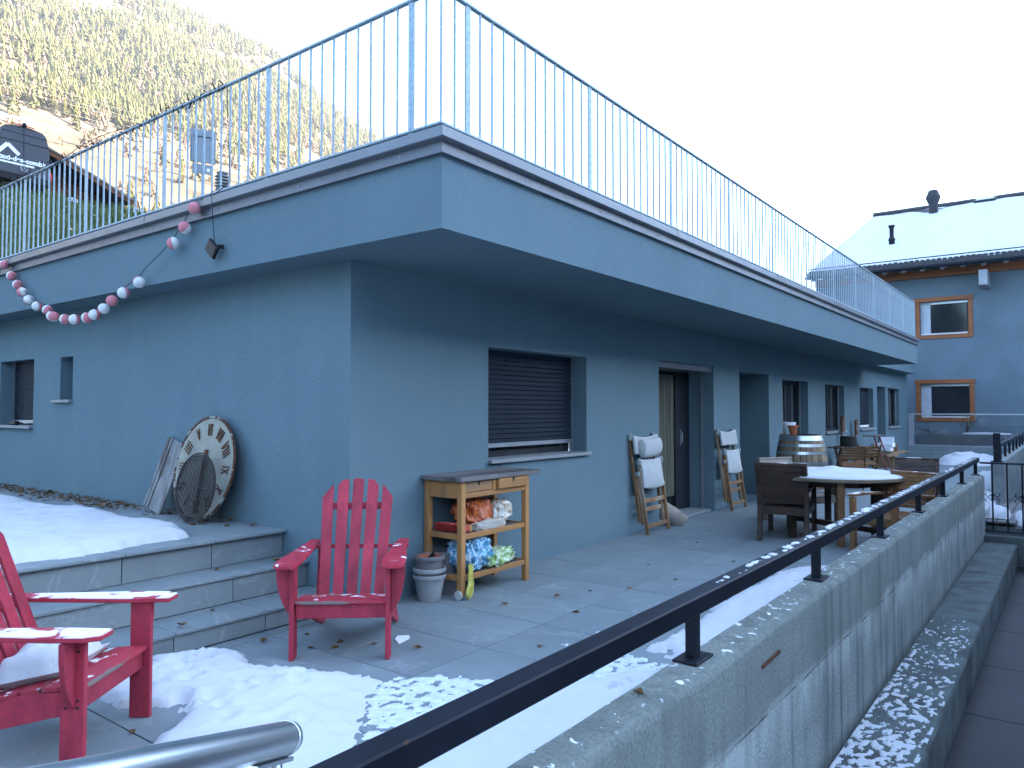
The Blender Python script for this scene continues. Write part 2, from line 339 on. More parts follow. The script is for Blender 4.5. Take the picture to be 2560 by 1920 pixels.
# coping in lengths, with the flashing strip below
def coping(axis, a0, a1, first):
    if axis == 'x':
        f = lambda a, q, z: (a, YF + q, z)
    else:
        f = lambda a, q, z: (XF + q, a, z)
    prof_c = [(-.05, 3.168), (-.046, 3.164), (-.05, 3.222), (-.046, 3.228), (.24, 3.234), (.24, 3.12), (-.01, 3.12), (-.012, 3.162)]
    prof_c = [(-.052, 3.166), (-.052, 3.224), (-.047, 3.229), (.24, 3.236), (.24, 3.121), (-.004, 3.121), (-.006, 3.15), (-.044, 3.160)]
    prof_f = [(-.030, 3.073), (-.012, 3.078), (-.010, 3.150), (.002, 3.150), (.002, 3.080)]
    prof_f = [(-.034, 3.070), (-.034, 3.076), (-.012, 3.086), (-.006, 3.148), (-.0015, 3.148), (-.0015, 3.070)]
    for pr, nm, mt in ((prof_c, 'coping', cop_m), (prof_f, 'flashing', flash_m)):
        def q(end, prq):    # mitre at the building corner
            return a0 + prq if (end == 0 and first) else (a0 if end == 0 else a1)
        mb = MB(); vs_ = [f(q(0, p[0]), *p) for p in pr] + [f(q(1, p[0]), *p) for p in pr]; n_ = len(pr)
        mb.add(vs_, [tuple(range(n_)), tuple(range(n_, 2 * n_))[::-1]] + [(i, i + n_, (i + 1) % n_ + n_, (i + 1) % n_) for i in range(n_)])
        o = obj(nm, mb, mt, ax)
    mb = MB()
    k = a0 + .35
    while k < a1 - .05:
        p = Vector(f(k, -.012, 3.118)); d = Vector((0, -1, 0)) if axis == 'x' else Vector((-1, 0, 0))
        mb.tube([p + d * -.004, p + d * .003, p + d * .005], [.007, .007, .003], 6); k += .52
    if mb.v: obj('rivets', mb, alu, ax, kind='stuff')
    if a1 < 20.5:
        pr = [(-.056, 3.162), (-.056, 3.227), (-.05, 3.233), (.1, 3.239)]
        mb = MB()
        vs_ = [f(a1 - .03, *p) for p in pr] + [f(a1 + .03, *p) for p in pr]
        mb.add(vs_, [(i, i + 4, i + 5, i + 1) for i in range(3)]); obj('joint_cover', mb, cop_m, ax)
xs = [XF, 6.72, 9.75, 12.75, 15.7, 18.6, 20.66]
for a, b in zip(xs[:-1], xs[1:]): coping('x', a, b - (0 if b > 20 else .004), a == XF)
ysq = [YF, 6.66, 9.72, 12.7, 13.9]
for a, b in zip(ysq[:-1], ysq[1:]): coping('y', a, b - .004, a == YF)
bxo('roof_gravel', ground_m, ax, XF + .3, 20.4, YF + .3, 11.9, 3.121, 3.15)
# windows and doors
def roller_window(nm, h, f, depth, closed_to, slat=.048, label=None, gap=True, proud=.05):
    a0, a1, b0, b1 = h[:4]
    w_ = obj(nm, wall_frame(f, a0, a1, b0, b1, depth + .05, .06, .05), dark_frame, ax)
    if label: w_['label'] = label
    def bxf(n_, mat, A0, A1, B0, B1, D0, D1, bev=0):
        p, q = f(A0, B0, D0), f(A1, B1, D1); lo = [min(p[i], q[i]) for i in range(3)]; hi = [max(p[i], q[i]) for i in range(3)]
        return bxo(n_, mat, w_, lo[0], hi[0], lo[1], hi[1], lo[2], hi[2], bevel=bev)
    bxf('pane', glass_dark, a0 + .05, a1 - .05, b0 + .05, b1 - .05, depth + .07, depth + .08)
    k = 0; z = b1
    while z > closed_to + slat * .5:
        bxf('slat', shutter_m, a0 + .02, a1 - .02, max(z - slat + .004, closed_to), z, depth, depth + .010 + .002 * (k % 2), .003); z -= slat; k += 1
    bxf('bottom_bar', alu, a0 + .02, a1 - .02, closed_to - .042, closed_to - .001, depth - .006, depth + .012)
    for s_ in ((a0, a0 + .022), (a1 - .022, a1)): bxf('guide_rail', alu, s_[0], s_[1], b0, b1, depth - .012, depth + .02)
    bxf('sill', granite, a0 - .005, a1 + .035, b0 - .032, b0 + .003, -proud, depth + .05, .004)
    return w_
def wall_frame(f, a0, a1, b0, b1, d, fw, ft):
    mb = MB()
    for A0, A1, B0, B1 in ((a0, a0 + fw, b0, b1), (a1 - fw, a1, b0, b1), (a0 + fw, a1 - fw, b0, b0 + fw), (a0 + fw, a1 - fw, b1 - fw, b1)):
        p, q = f(A0, B0, d), f(A1, B1, d + ft); lo = [min(p[i], q[i]) for i in range(3)]; hi = [max(p[i], q[i]) for i in range(3)]
        mb.bx(lo[0], hi[0], lo[1], hi[1], lo[2], hi[2])
    return mb
roller_window('shuttered_window', W1, fl, .19, 1.175, label='large window with dark roller shutter almost closed')
roller_window('shuttered_window', WA, fs2, .155, 1.365, slat=.022, label='window at the left edge behind a closed fine-slatted shutter')
nw = obj('slit_window', wall_frame(fs2, *WB, .2, .03, .04), dark_frame, ax); nw['label'] = 'narrow slit window'
bxo('pane', glass_dark, nw, XW + .215, XW + .225, WB[0] + .03, WB[1] - .03, WB[2] + .03, WB[3] - .03)
bxo('sill', granite, nw, XW - .045, XW + .2, WB[0] - .01, WB[1] + .15, WB[2] - .03, WB[2] + .002, bevel=.003)
# first door: deep recess, curtain on the left, dark leaf
d1 = obj('glazed_door', MB().bx(8.87, 10.66, YW + .44, YW + .47, .02, 2.05), glass_dark, ax); d1['label'] = 'dark glazed terrace door with a pale curtain behind'
bxo('door_frame', dark_frame, d1, 10.20, 10.69, YW + .39, YW + .439, .02, 2.05, bevel=.004)
bxo('door_frame', dark_frame, d1, 8.87, 9.0, YW + .40, YW + .438, .02, 2.05, bevel=.004)
cu = MB(); nx = 40
pts = [(9.5 + .68 * i / nx, YW + .40 + .022 * math.sin(i * 1.15) + .008 * math.sin(i * .37)) for i in range(nx + 1)]
cu.add([(x, y, .25) for x, y in pts] + [(x, y, 2.0) for x, y in pts], [(i, i + 1, nx + 2 + i, nx + 1 + i) for i in range(nx)]); obj('curtain', cu, curtain_m, d1, smooth=True)
bxo('shutter_box', M('box_grey', (.13, .14, .15), .5), d1, 8.86, 10.67, YW + .02, YW + .18, 2.052, 2.134, bevel=.003)
bxo('guide_rail', alu, d1, 10.665, 10.69, YW + .165, YW + .20, .01, 2.05); bxo('guide_rail', alu, d1, 8.858, 8.88, YW + .165, YW + .20, .01, 2.05)
hd = MB().tube([(10.37, YW + .385, 1.02), (10.37, YW + .36, 1.02), (10.37, YW + .36, 1.15), (10.37, YW + .385, 1.15)], .009, 8); obj('handle', hd, alu, d1, smooth=True)
bxo('handle_plate', alu, d1, 10.355, 10.385, YW + .382, YW + .3895, .97, 1.2)
bxo('threshold', granite, d1, 8.87, 10.68, YW + .05, YW + .43, .0, .03)
bxo('alcove_back', render_grey, ax, 11.7, 13.25, YW + .74, YW + .8, 0, 2.2)
sw = bxo('light_switch', foam, ax, 11.77, 11.79, YW + .02, YW + .09, 1.13, 1.21, bevel=.003); sw['label'] = 'small white switch in the alcove edge'
bs = bxo('number_plate', solid('blue_plate', (.03, .08, .22), .4), ax, 13.52, 13.66, YW - .008, YW - .001, 2.02, 2.12); bs['label'] = 'small blue house plate'
def casement(h, depth, shutter=False, sill=True, leaf=1):
    a0, a1, b0, b1 = h[:4]
    w_ = obj('casement_window', wall_frame(fl, a0, a1, b0, b1, depth, .07, .06), dark_frame, ax)
    bxo('pane', glass_dark, w_, a0 + .07, a1 - .07, YW + depth + .03, YW + depth + .04, b0 + .07, b1 - .07)
    mid = (a0 + a1) / 2
    bxo('mullion', dark_frame, w_, mid - .05, mid + .05, YW + depth - .003, YW + depth + .05, b0 + .07, b1 - .07)
    bxo('guide_rail', alu, w_, a1 - .03, a1 - .005, YW + depth - .06, YW + depth - .03, b0, b1)
    bxo('net_curtain', curtain_m, w_, a0 + .1, mid - .07, YW + depth + .018, YW + depth + .028, b0 + .1, b1 - .1)
    if shutter:
        z = b1; 
        while z > b0 + .12: bxo('slat', shutter_m, w_, a0 + .02, a1 - .03, YW + depth - .05, YW + depth - .04, z - .056, z - .004); z -= .06
        bxo('bottom_bar', foam, w_, a0 + .02, a1 - .03, YW + depth - .05, YW + depth - .03, b0 + .02, b0 + .1)
    if sill: bxo('sill', granite, w_, a0 - .01, a1 + .04, YW - .05, YW + depth, b0 - .05, b0 + .002, bevel=.004)
    return w_
casement(W2, .2, sill=False)['label'] = 'tall dark glazed window behind the wine barrel'
casement(W3, .17)['label'] = 'dark casement window beyond the barrel'
casement(W4, .16, shutter=True)['label'] = 'window with half lowered grey shutter'
casement(W6, .15)['label'] = 'casement window nearest the far corner'
d5 = bxo('door_leaf', dark_frame, ax, 22.15, 23.25, YW + .24, YW + .29, 0, 2.13); d5['label'] = 'dark door between the two far windows'

# roof railing
rl = thing('roof_railing', 'galvanised steel railing with thin bars around the flat roof edge', 'railing', (XF + .1, YF + .1, 3.23))
RX, RY = XF + .10, YF + .10; ZT, ZB = 4.185, 3.327; ROX, ROY, ROZ = RX, RY, 3.23
def rbx(nm, mat, x0, x1, y0, y1, z0, z1, bevel=0): return bxo(nm, mat, rl, x0 - ROX, x1 - ROX, y0 - ROY, y1 - ROY, z0 - ROZ, z1 - ROZ, bevel=bevel)
XE, YE = 21.0, 13.2
rbx('top_rail', galv, RX + .0151, XE, RY - .018, RY + .018, ZT, ZT + .016, .002); rbx('top_rail', galv, RX - .018, RX + .015, RY - .018, YE, ZT, ZT + .016, .002)
rbx('bottom_rail', galv, RX + .0151, XE, RY - .018, RY + .018, ZB - .016, ZB, .002); rbx('bottom_rail', galv, RX - .018, RX + .015, RY - .018, YE, ZB - .016, ZB, .002)
bal = bpy.data.meshes.new('baluster'); b_ = MB().tube([(0, 0, ZB - ROZ), (0, 0, ZT - ROZ)], .0088, 6, cap=False); bal.from_pydata(b_.v, [], b_.f); bal.materials.append(galv)
bal.polygons.foreach_set('use_smooth', [True] * len(bal.polygons))
pm = {}
for ax_, (sx, sy) in (('x', (.046, .014)), ('y', (.014, .046))):
    o_ = MB().bx(-sx / 2, sx / 2, -sy / 2, sy / 2, 0, ZT - ROZ); me = bpy.data.meshes.new('post'); me.from_pydata(o_.v, [], o_.f); me.materials.append(galv); pm[ax_] = me
def put(me, nm, x, y):
    o = bpy.data.objects.new(nm, me); C.objects.link(o); o.parent = rl; o.location = (x - ROX, y - ROY, 0)
SP = 1.5645
posts_x = [3.735 + SP * k for k in range(12)]; posts_y = [3.447 + SP * k for k in range(7)]
for x in posts_x: put(pm['x'], 'post', min(x, XE - .02), RY)
for y in posts_y: put(pm['y'], 'post', RX, y)
put(bal, 'baluster', RX, RY); put(bal, 'baluster', RX + .13, RY); put(bal, 'baluster', RX, RY + .13)
for a in posts_x[:-1]:
    for k in range(1, 12): put(bal, 'baluster', a + SP * k / 12, RY)
for a in posts_y[:-1]:
    for k in range(1, 12): put(bal, 'baluster', RX, a + SP * k / 12)

# ------------------------------------------------------------------ retaining wall, handrail, ledge, lower passage, gate
WI, WO, WT, WEND = 1.17, 1.026, .60, 12.15
cw = thing('concrete_retaining_wall', 'stained concrete retaining wall with bevelled top beside the patio', 'wall', (6, 1.10, -.8))
mb = MB(); pr = [(WI, -.9), (WI, WT - .006), (WI - .012, WT), (WO + .022, WT - .004), (WO + .004, WT - .022), (WO, WT - .04), (WO, -.9)]
nseg = 70
for i in range(nseg + 1):
    x = -1.2 + (WEND + 1.2) * i / nseg
    for j, (y, z) in enumerate(pr):
        k = 1 if 1 <= j <= 5 else 0
        mb.v.append((x - 6, y - 1.10 + k * .004 * fbm(x, j * 3.1, 1, 4), z + .8 + k * .004 * fbm(x, j * 2.3, 7, 5)))
n_ = len(pr)
for i in range(nseg):
    for j in range(n_ - 1): mb.f.append((i * n_ + j, (i + 1) * n_ + j, (i + 1) * n_ + j + 1, i * n_ + j + 1)); mb.mi.append(0)
mb.f.append(tuple(range(nseg * n_, nseg * n_ + n_))); mb.mi.append(0)
obj('wall_body', mb, concrete, cw, smooth=True)
rb = MB().beam((3.02 - 6, WO - .003 - 1.10, .47 + .8), (3.24 - 6, WO - .003 - 1.10, .478 + .8), .010, .012); obj('rusty_bar', rb, rust_m, cw)
lg = MB(); LY, LZ, LB = .656, -.282, -.57
pr = [(WO - .004, -.9), (WO - .004, LZ), (LY + .012, LZ), (LY, LZ - .014), (LY, -.9)]
nseg = 60; n_ = len(pr)
for i in range(nseg + 1):
    x = -1.2 + 13.3 * i / nseg
    for j, (y, z) in enumerate(pr): k = 1 if 1 <= j <= 3 else 0; lg.v.append((x, y + (k * .006 * fbm(x, j, 3, 3) if j > 1 else 0), z + k * .006 * fbm(x, j, 9, 3)))
for i in range(nseg):
    for j in range(n_ - 1): lg.f.append((i * n_ + j, (i + 1) * n_ + j, (i + 1) * n_ + j + 1, i * n_ + j + 1)); lg.mi.append(0)
lg.f.append(tuple(range(nseg * n_, nseg * n_ + n_))); lg.mi.append(0)
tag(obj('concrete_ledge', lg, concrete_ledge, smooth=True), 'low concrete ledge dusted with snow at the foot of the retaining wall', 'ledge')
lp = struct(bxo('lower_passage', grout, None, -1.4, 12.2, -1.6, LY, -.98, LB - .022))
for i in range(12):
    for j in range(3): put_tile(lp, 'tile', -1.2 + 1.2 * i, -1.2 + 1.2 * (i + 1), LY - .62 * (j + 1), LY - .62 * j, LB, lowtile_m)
hr = thing('black_handrail', 'thick black square steel handrail on short posts along the wall top', 'handrail', (2.58, 1.125, WT))
HY = 1.125
def hb(nm, x0, x1, y0, y1, z0, z1, par=hr, bev=.003, mat=black_metal): return bxo(nm, mat, par, x0 - 2.58, x1 - 2.58, y0 - HY, y1 - HY, z0 - WT, z1 - WT, bevel=bev)
hb('rail', -1.2, 12.26, HY - .037, HY + .037, .765, .832, bev=.005, mat=black_rail)
for x in (.96, 2.58, 4.19, 5.83, 7.44, 8.95, 10.57, 12.12):
    p_ = hb('post', x - .021, x + .021, HY - .021, HY + .021, WT + .008, .765)
    hb('plate', x - .076, x + .076, HY - .047, HY + .047, WT - .002, WT + .008, par=p_, bev=.002)
# wrought-iron gate at the wall end
gt = thing('iron_gate', 'wrought iron gate with scrolls across the passage by the wall end', 'gate', (WEND - .08, 1.01, -.147))
gx, gy, gz = WEND - .08, 1.01, -.147
def gb(nm, p0, p1, r, n=8): return obj(nm, MB().tube([tuple(Vector(p) - Vector((gx, gy, gz))) for p in (p0, p1)], r, n), black_metal, gt, smooth=True)
gb('top_bar', (gx, 1.07, .77), (gx, -.7, .77), .013); gb('bottom_bar', (gx, 1.03, -.147), (gx, -.7, -.147), .011)
for k, y in enumerate((.928, .759, .59, .42, .25, .08)):
    gb('bar', (gx, y, -.147), (gx, y, .77), .010)
    if k % 2 == 0:
        mb = MB()
        for sy in (-1, 1):
            for sz in (-1, 1):
                pts = []
                for a in range(15):
                    th = a / 14 * 4.4; rr = .045 * (1 - .055 * a)
                    pts.append((0, sy * (.062 - rr * math.cos(th)) , sz * (.045 - .0 + rr * math.sin(th) * -1 + .0)))
                pts = [(0, p[1], p[2]) for p in pts]
                mb.tube([(0, 0, 0)] + pts, .0055, 5)
        mb.tube([(0, -.016, 0), (0, .016, 0)], .016, 6)
        obj('scroll', mb, black_metal, gt, smooth=True, loc=(0, y - gy, 0.307 - gz))
# deck boards beyond the gate
dk = thing('boardwalk', 'narrow dark wooden boardwalk just beyond the iron gate', 'boardwalk', (13.1, 1.0, -.03))
for k in range(6): bxo('plank', wood_grey, dk, -.9 + .0, 2.4, -.32 + .115 * k, -.32 + .115 * k + .105, -.03, random.uniform(-.002, .003), bevel=.004)
struct(bxo('gate_landing', concrete_ledge, None, 12.17, 26, -1.6, 1.29, -.98, -.10))
bxo('step_stone', concrete_ledge, lp, 11.95, 12.165, -1.6, 1.02, -.98, -.2)
w2 = thing('concrete_parapet', 'second concrete parapet wall beyond the gate', 'wall', (14.6, 1.05, 0))
obj('wall_body', MB().bx(0, 11.6, -.09, .09, -.3, .64), concrete_plain, w2, .01)
h2 = thing('black_parapet_rail', 'black post and rail on the far parapet behind the gate', 'handrail', (14.64, 1.05, .64))
bxo('end_post', black_metal, h2, -.05, .05, -.05, .05, .014, .47, bevel=.006); bxo('plate', black_metal, h2, -.10, .09, -.085, .085, 0, .014, bevel=.002)
bxo('rail', black_metal, h2, .05, 11.4, -.028, .028, .23, .29, bevel=.003)
for k in range(10): bxo('post', black_metal, h2, .62 + 1.1 * k, .66 + 1.1 * k, -.02, .02, .0, .23)
side = tag(bxo('side_house_wall', house_grey, None, 2.5, 26, -2.1, -1.8, -1.0, 2.7), 'grey wall of the neighbouring house along the lower passage', 'wall')
# stainless stair handrail in the foreground
e0 = Vector((.6295, .852, 1.061)); dv = Vector((.8478, .4334, -.3055))
sr = thing('steel_handrail', 'polished stainless steel stair handrail tube in the foreground corner', 'handrail', tuple(e0))
obj('tube', MB().tube([-dv * .64, -dv * .3, -dv * .004], .0215, 40), steel, sr, smooth=True)
obj('end_cap', MB().tube([-dv * .004, -dv * .001, dv * .006, dv * .012, dv * .0145], [.0222, .0222, .021, .017, .006], 40), steel, sr, smooth=True)
bp = -dv * .055; obj('saddle_plate', MB().beam(bp + Vector((0, 0, -.0255)) - dv * .05, bp + Vector((0, 0, -.0255)) + dv * .05, .026, .005, (0, 0, 1)), steel, sr)
for q in (-.012, -.075): pp = -dv * (-q) ; obj('pin', MB().tube([-dv * (.055 + q * .4) + Vector((0, 0, -.026)), -dv * (.055 + q * .4) + Vector((0, 0, -.07))], .006, 10), steel, sr, smooth=True)
obj('post', MB().tube([bp + Vector((0, 0, -.065)), bp + Vector((0, 0, -1.06))], .019, 20), steel, sr, smooth=True)

# ------------------------------------------------------------------ right-hand house
HX = 28.5
hs = thing('chalet_house', 'grey rendered house with snow-covered roof at the patio end', 'house', (HX, 3, 0))
def hbx(nm, mat, x0, x1, y0, y1, z0, z1, par=None, bevel=0): return bxo(nm, mat, par or hs, x0 - HX, x1 - HX, y0 - 3, y1 - 3, z0, z1, bevel=bevel)
fh = lambda a, b, d: (d, a - 3, b)
UW = (2.76, 4.16, 4.0, 5.12); LW = (2.76, 4.18, 1.23, 2.36)
obj('wall', wall_holes(fh, -3.0, 7.5, -.4, 6.25, [UW, LW], .22, 0), house_grey, hs)
hbx('gable_wall', house_grey, HX, 49, 7.49, 7.5, -.4, 6.25)
gp = MB().prism([(27.9 - HX, 6.2), (49.5 - HX, 6.2), (39 - HX, 10.55)], 7.21 - 3, 6.9 - 3, lambda a, b, h: (a, h, b)); obj('gable', gp, wood_barn, hs)
def roof_pt(x): return 6.33 + (x - 27.6) * .392
rf = MB(); rf.prism([(27.6, roof_pt(27.6) - .16), (27.6, roof_pt(27.6)), (39, roof_pt(39)), (50.4, roof_pt(27.6)), (50.4, roof_pt(27.6) - .16), (39, roof_pt(39) - .18)], -3, 7.6, lambda a, b, h: (a - HX, h - 3, b))
roof_tile_m = M('roof_tile', (.06, .058, .06), .8, var=.4, vscale=9, stretch=(1, 3, 1), bump=.6, bscale=14, snow=.6, snowscale=2)
roof = obj('roof', rf, roof_tile_m, hs)
rt = MB().tube([(39 - HX, -6, roof_pt(39) + .02), (39 - HX, 4.6, roof_pt(39) + .02)], .13, 8); obj('ridge_tiles', rt, roof_tile_m, roof, smooth=True)
sn = MB(); NX, NY = 34, 54       # snow blanket on the front slope, ragged along ridge and eave
for i in range(NX + 1):
    for j in range(NY + 1):
        y = -3 + 10.56 * j / NY
        x0 = 27.78 + .10 * fbm(y, 0, 3, 2.2, 3); x1 = 38.45 + .45 * fbm(y, 5, 3, .55, 4)
        x1 += -.9 * math.exp(-((y - 5.05) / .55) ** 2)
        x = x0 + (x1 - x0) * i / NX; e = min(i, NX - i, 3 * (NY - j)) / 3
        sn.v.append((x - HX, y - 3, roof_pt(x) + .015 + .13 * min(1, e) ** .5 + .015 * fbm(x, y, 1, .6)))
for i in range(NX):
    for j in range(NY): a = i * (NY + 1) + j; sn.f.append((a, a + 1, a + NY + 2, a + NY + 1)); sn.mi.append(0)
sno = obj('roof_snow', sn, roof_snow_m, roof, smooth=True); sno['kind'] = 'stuff'
gut = obj('gutter', MB().tube([(27.52 - HX, -6, 6.16), (27.52 - HX, 4.62, 6.16)], .065, 12), black_metal, roof, smooth=True)
sg = MB(); y = -3.0                                 # tile nibs and snow guard between gutter and snow
while y < 7.5:
    sg.bx(27.60 - HX, 27.74 - HX, y - 3, y + .11 - 3, roof_pt(27.66) - .02, roof_pt(27.66) + .05 + .02 * random.random()); y += .16
obj('eave_tiles', sg, roof_tile_m, roof, kind='stuff')
obj('snow_guard', MB().tube([(27.72 - HX, -6, 6.50), (27.72 - HX, 4.6, 6.50)], .018, 6), black_metal, roof)
hbx('wall_beam', wood_frame, HX - .14, HX - .002, -3, 7.52, 5.93, 6.19, bevel=.01)
grey_paint = M('grey_paint', (.30, .31, .33), .6)
for k in range(19): o_ = obj('rafter', MB().beam((27.66 - HX, 7.4 - .575 * k - 3, 6.13), (HX + .05 - HX, 7.4 - .575 * k - 3, 6.44), .12, .16, (0, 0, 1)), grey_paint, roof)
hbx('corbel', grey_paint, HX - .9, HX, 2.13, 2.37, 5.42, 5.9, bevel=.01)
obj('soffit', MB().prism([(27.64 - HX, 6.2), (28.5 - HX, 6.54), (28.5 - HX, 6.5), (27.64 - HX, 6.16)], -3 - 3, 7.55 - 3, lambda a, b, h: (a, h, b)), grey_paint, roof)
def timber_window(h, lab):
    a0, a1, b0, b1 = h; w_ = MB(); fw = .135
    f3 = lambda A0, A1, B0, B1, D0, D1: w_.bx(D0, D1, A0 - 3, A1 - 3, B0, B1)
    f3(a0 - fw, a0, b0 - fw, b1, -.03, .05); f3(a1, a1 + fw, b0 - fw, b1, -.03, .05)
    f3(a0, a1, b0 - fw, b0, -.032, .05); f3(a0 - fw - .03, a1 + fw + .03, b1, b1 + fw, -.05, .05)
    o = obj('timber_window', w_, wood_frame, hs, .006); o['label'] = lab
    bxo('pane', glass_dark, o, .14, .15, a0 - 3, a1 - 3, b0, b1)
    bxo('shutter_panel', foam, o, .11, .132, a1 - .36 - 3 + (a0 - a1) * 0 + 0, a1 - 3, b0, b1) if False else bxo('side_panel', M_panel, o, .11, .132, a1 - .30 - 3, a1 - 3, b0, b1)
    bxo('inner_frame', dark_frame, o, .12, .135, a0 - 3, a0 + .05 - 3, b0, b1); bxo('head_slat', alu, o, .10, .13, a0 - 3, a1 - .301 - 3, b1 - .09, b1)
    bxo('snowy_sill', snow_m, o, .0, .12, a0 + .02 - 3, a1 - .02 - 3, b0 + .001, b0 + .05)
    return o
M_panel = M('pale_panel', (.42, .44, .47), .7)
timber_window(UW, 'upper timber-framed window'); timber_window(LW, 'lower timber-framed window')
# flue, vent and skylights
flu = MB(); fx, fy = 36.6, 4.75; fz = roof_pt(fx)
flu.lathe([(.30, -.12), (.30, .02), (.18, .08), (.18, .50), (.29, .78), (.29, .82), (.18, 1.10), (.17, 1.11)], 20, (fx - HX, fy - 3, fz))
obj('flue', flu, M('flue_metal', (.04, .045, .05), .6, spec=.2, var=.2, vscale=5, col2=(.12, .05, .03), c2=(.62, .7), c2scale=3), roof, smooth=True)
vx, vy = 30.6, 5.35; ve = MB().lathe([(.1, -.1), (.1, .25), (.13, .3), (.075, .42), (.075, .72), (.12, .82), (.12, .84)], 12, (vx - HX, vy - 3, roof_pt(vx))); obj('vent_pipe', ve, black_metal, roof, smooth=True)
for sx, sy, wx, wy in ((37.6, 2.55, .55, .8), (32.9, .25, .8, .9)):
    sk = MB().prism([(sx, roof_pt(sx) - .05), (sx, roof_pt(sx) + .24), (sx + wx, roof_pt(sx + wx) + .24), (sx + wx, roof_pt(sx + wx) - .05)], sy, sy + wy, lambda a, b, h: (a - HX, h - 3, b)); o_ = obj('skylight', sk, dark_frame, roof)
    obj('pane', MB().prism([(sx + .06, roof_pt(sx) + .27), (sx + .06, roof_pt(sx) + .29), (sx + wx - .04, roof_pt(sx + wx) + .255), (sx + wx - .04, roof_pt(sx + wx) + .24)], sy + .07, sy + wy - .07, lambda a, b, h: (a - HX, h - 3, b)), snow_m, roof)
# steps, planter and glass balustrade before the house
es = struct(bxo('end_steps', tile_m, None, 26.2, 28.5, -1, 4.3, -.3, .18)); bxo('upper_step', tile_m, es, 26.62, 28.5, -1, 4.3, .18, .36)
pl_ = thing('planter', 'long grey concrete planter below the house window', 'planter', (27.7, 3, .36))
bxo('trough', grey_paint, pl_, -.35, .35, -1.25, 1.2, 0, .36, bevel=.01); bxo('planter_soil', M('soil', (.05, .04, .03), .95), pl_, -.3, .3, -1.2, 1.15, .36, .365)
obj('planter_snow', MB().lathe([(.9, 0), (.8, .035), (.4, .05), (.05, .055)], 24).rot(Matrix.Diagonal((.3, .75, 1, 1))), snow_m, pl_, smooth=True, loc=(-.02, -.75, .366), kind='stuff')
gbq = thing('glass_balustrade', 'frameless glass balustrade with steel edge on the end steps', 'balustrade', (26.7, 3, .37))
bxo('glass_pane', glass_clear, gbq, -.008, .008, -4.0, 1.12, .02, .96); bxo('handrail', alu, gbq, -.02, .02, -4, 1.28, .96, 1.0, bevel=.004)
bxo('bottom_rail', alu, gbq, -.02, .02, -4, 1.14, -.008, .02); bxo('edge_rail', alu, gbq, -.018, .018, 1.12, 1.14, .02, .96); bxo('side_panel', grey_paint, gbq, -.03, .03, 1.142, 1.275, -.008, .96)
def bush(nm, lab, loc, h, n, seed, spread, upright):
    r_ = random.Random(seed); t = thing(nm, lab, 'shrub', loc); mb = MB()
    for k in range(n):
        p = Vector((0, 0, 0)); a = r_.uniform(0, 6.28); d = Vector((math.cos(a) * spread, math.sin(a) * spread, upright)).normalized(); pts = [p.copy()]
        for s_ in range(6):
            p = p + d * h / 6 * r_.uniform(.7, 1.1); d = (d + Vector((r_.uniform(-.35, .35), r_.uniform(-.35, .35), r_.uniform(-.3, .25)))).normalized(); pts.append(p.copy())
            if s_ > 1 and r_.random() < .8:
                q = p + Vector((r_.uniform(-1, 1), r_.uniform(-1, 1), r_.uniform(-.3, .7))) * h * .2; mb.tube([p, (p + q) / 2 + Vector((0, 0, .01)), q], [.004, .003, .002], 4)
        mb.tube(pts, [.011, .009, .007, .006, .005, .004, .003], 5)
    obj('branches', mb, M('twig', (.10, .065, .04), .9) if 'twig' not in MATS else MATS['twig'], t); return t
bush('bare_shrub', 'low sprawling bare shrub at the left end of the planter', (27.7, 3.75, .72), .55, 12, 3, 1.2, .5)
bush('bare_shrub', 'upright bare shrub in the middle of the planter', (27.7, 2.78, .72), .75, 9, 5, .35, 1)
# small far house bits behind the roof railing
# ------------------------------------------------------------------ bank, road, van, barn, sign, chimney
c0, c1 = Vector((3.9, 47.0, 14.2)), Vector((26.0, 18.6, 6.0))
b0, b1 = Vector((-8, 30, 2.6)), Vector((30, 12.2, 2.6))
bank_m = M('bank_grass', (.045, .07, .022), .95, var=.4, vscale=2, col2=(.12, .09, .045), c2=(.52, .66), c2scale=1.3, world=True)
mb = MB(); NU, NV = 40, 24
def bank(u, v):
    p = (b0.lerp(b1, u)).lerp(c0.lerp(c1, u), v); p.z += .5 * math.sin(v * math.pi) * .6 + .22 * fbm(p.x, p.y, 2, .35); return p
for i in range(NU + 1):
    for j in range(NV + 1): mb.v.append(tuple(bank(i / NU, j / NV)))
for i in range(NU):
    for j in range(NV): a = i * (NV + 1) + j; mb.f.append((a, a + 1, a + NV + 2, a + NV + 1)); mb.mi.append(0)
struct(obj('grass_bank', mb, bank_m, smooth=True))
road_m = M('asphalt', (.05, .05, .05), .9)
k0, k1 = c0 + Vector((26, 20, 0)), c1 + Vector((26, 20, 0))
struct(obj('road', MB().add([c0 + Vector((0, 0, -.05)), c1 + Vector((0, 0, -.05)), k1, k0], [(0, 1, 2, 3)]), road_m))
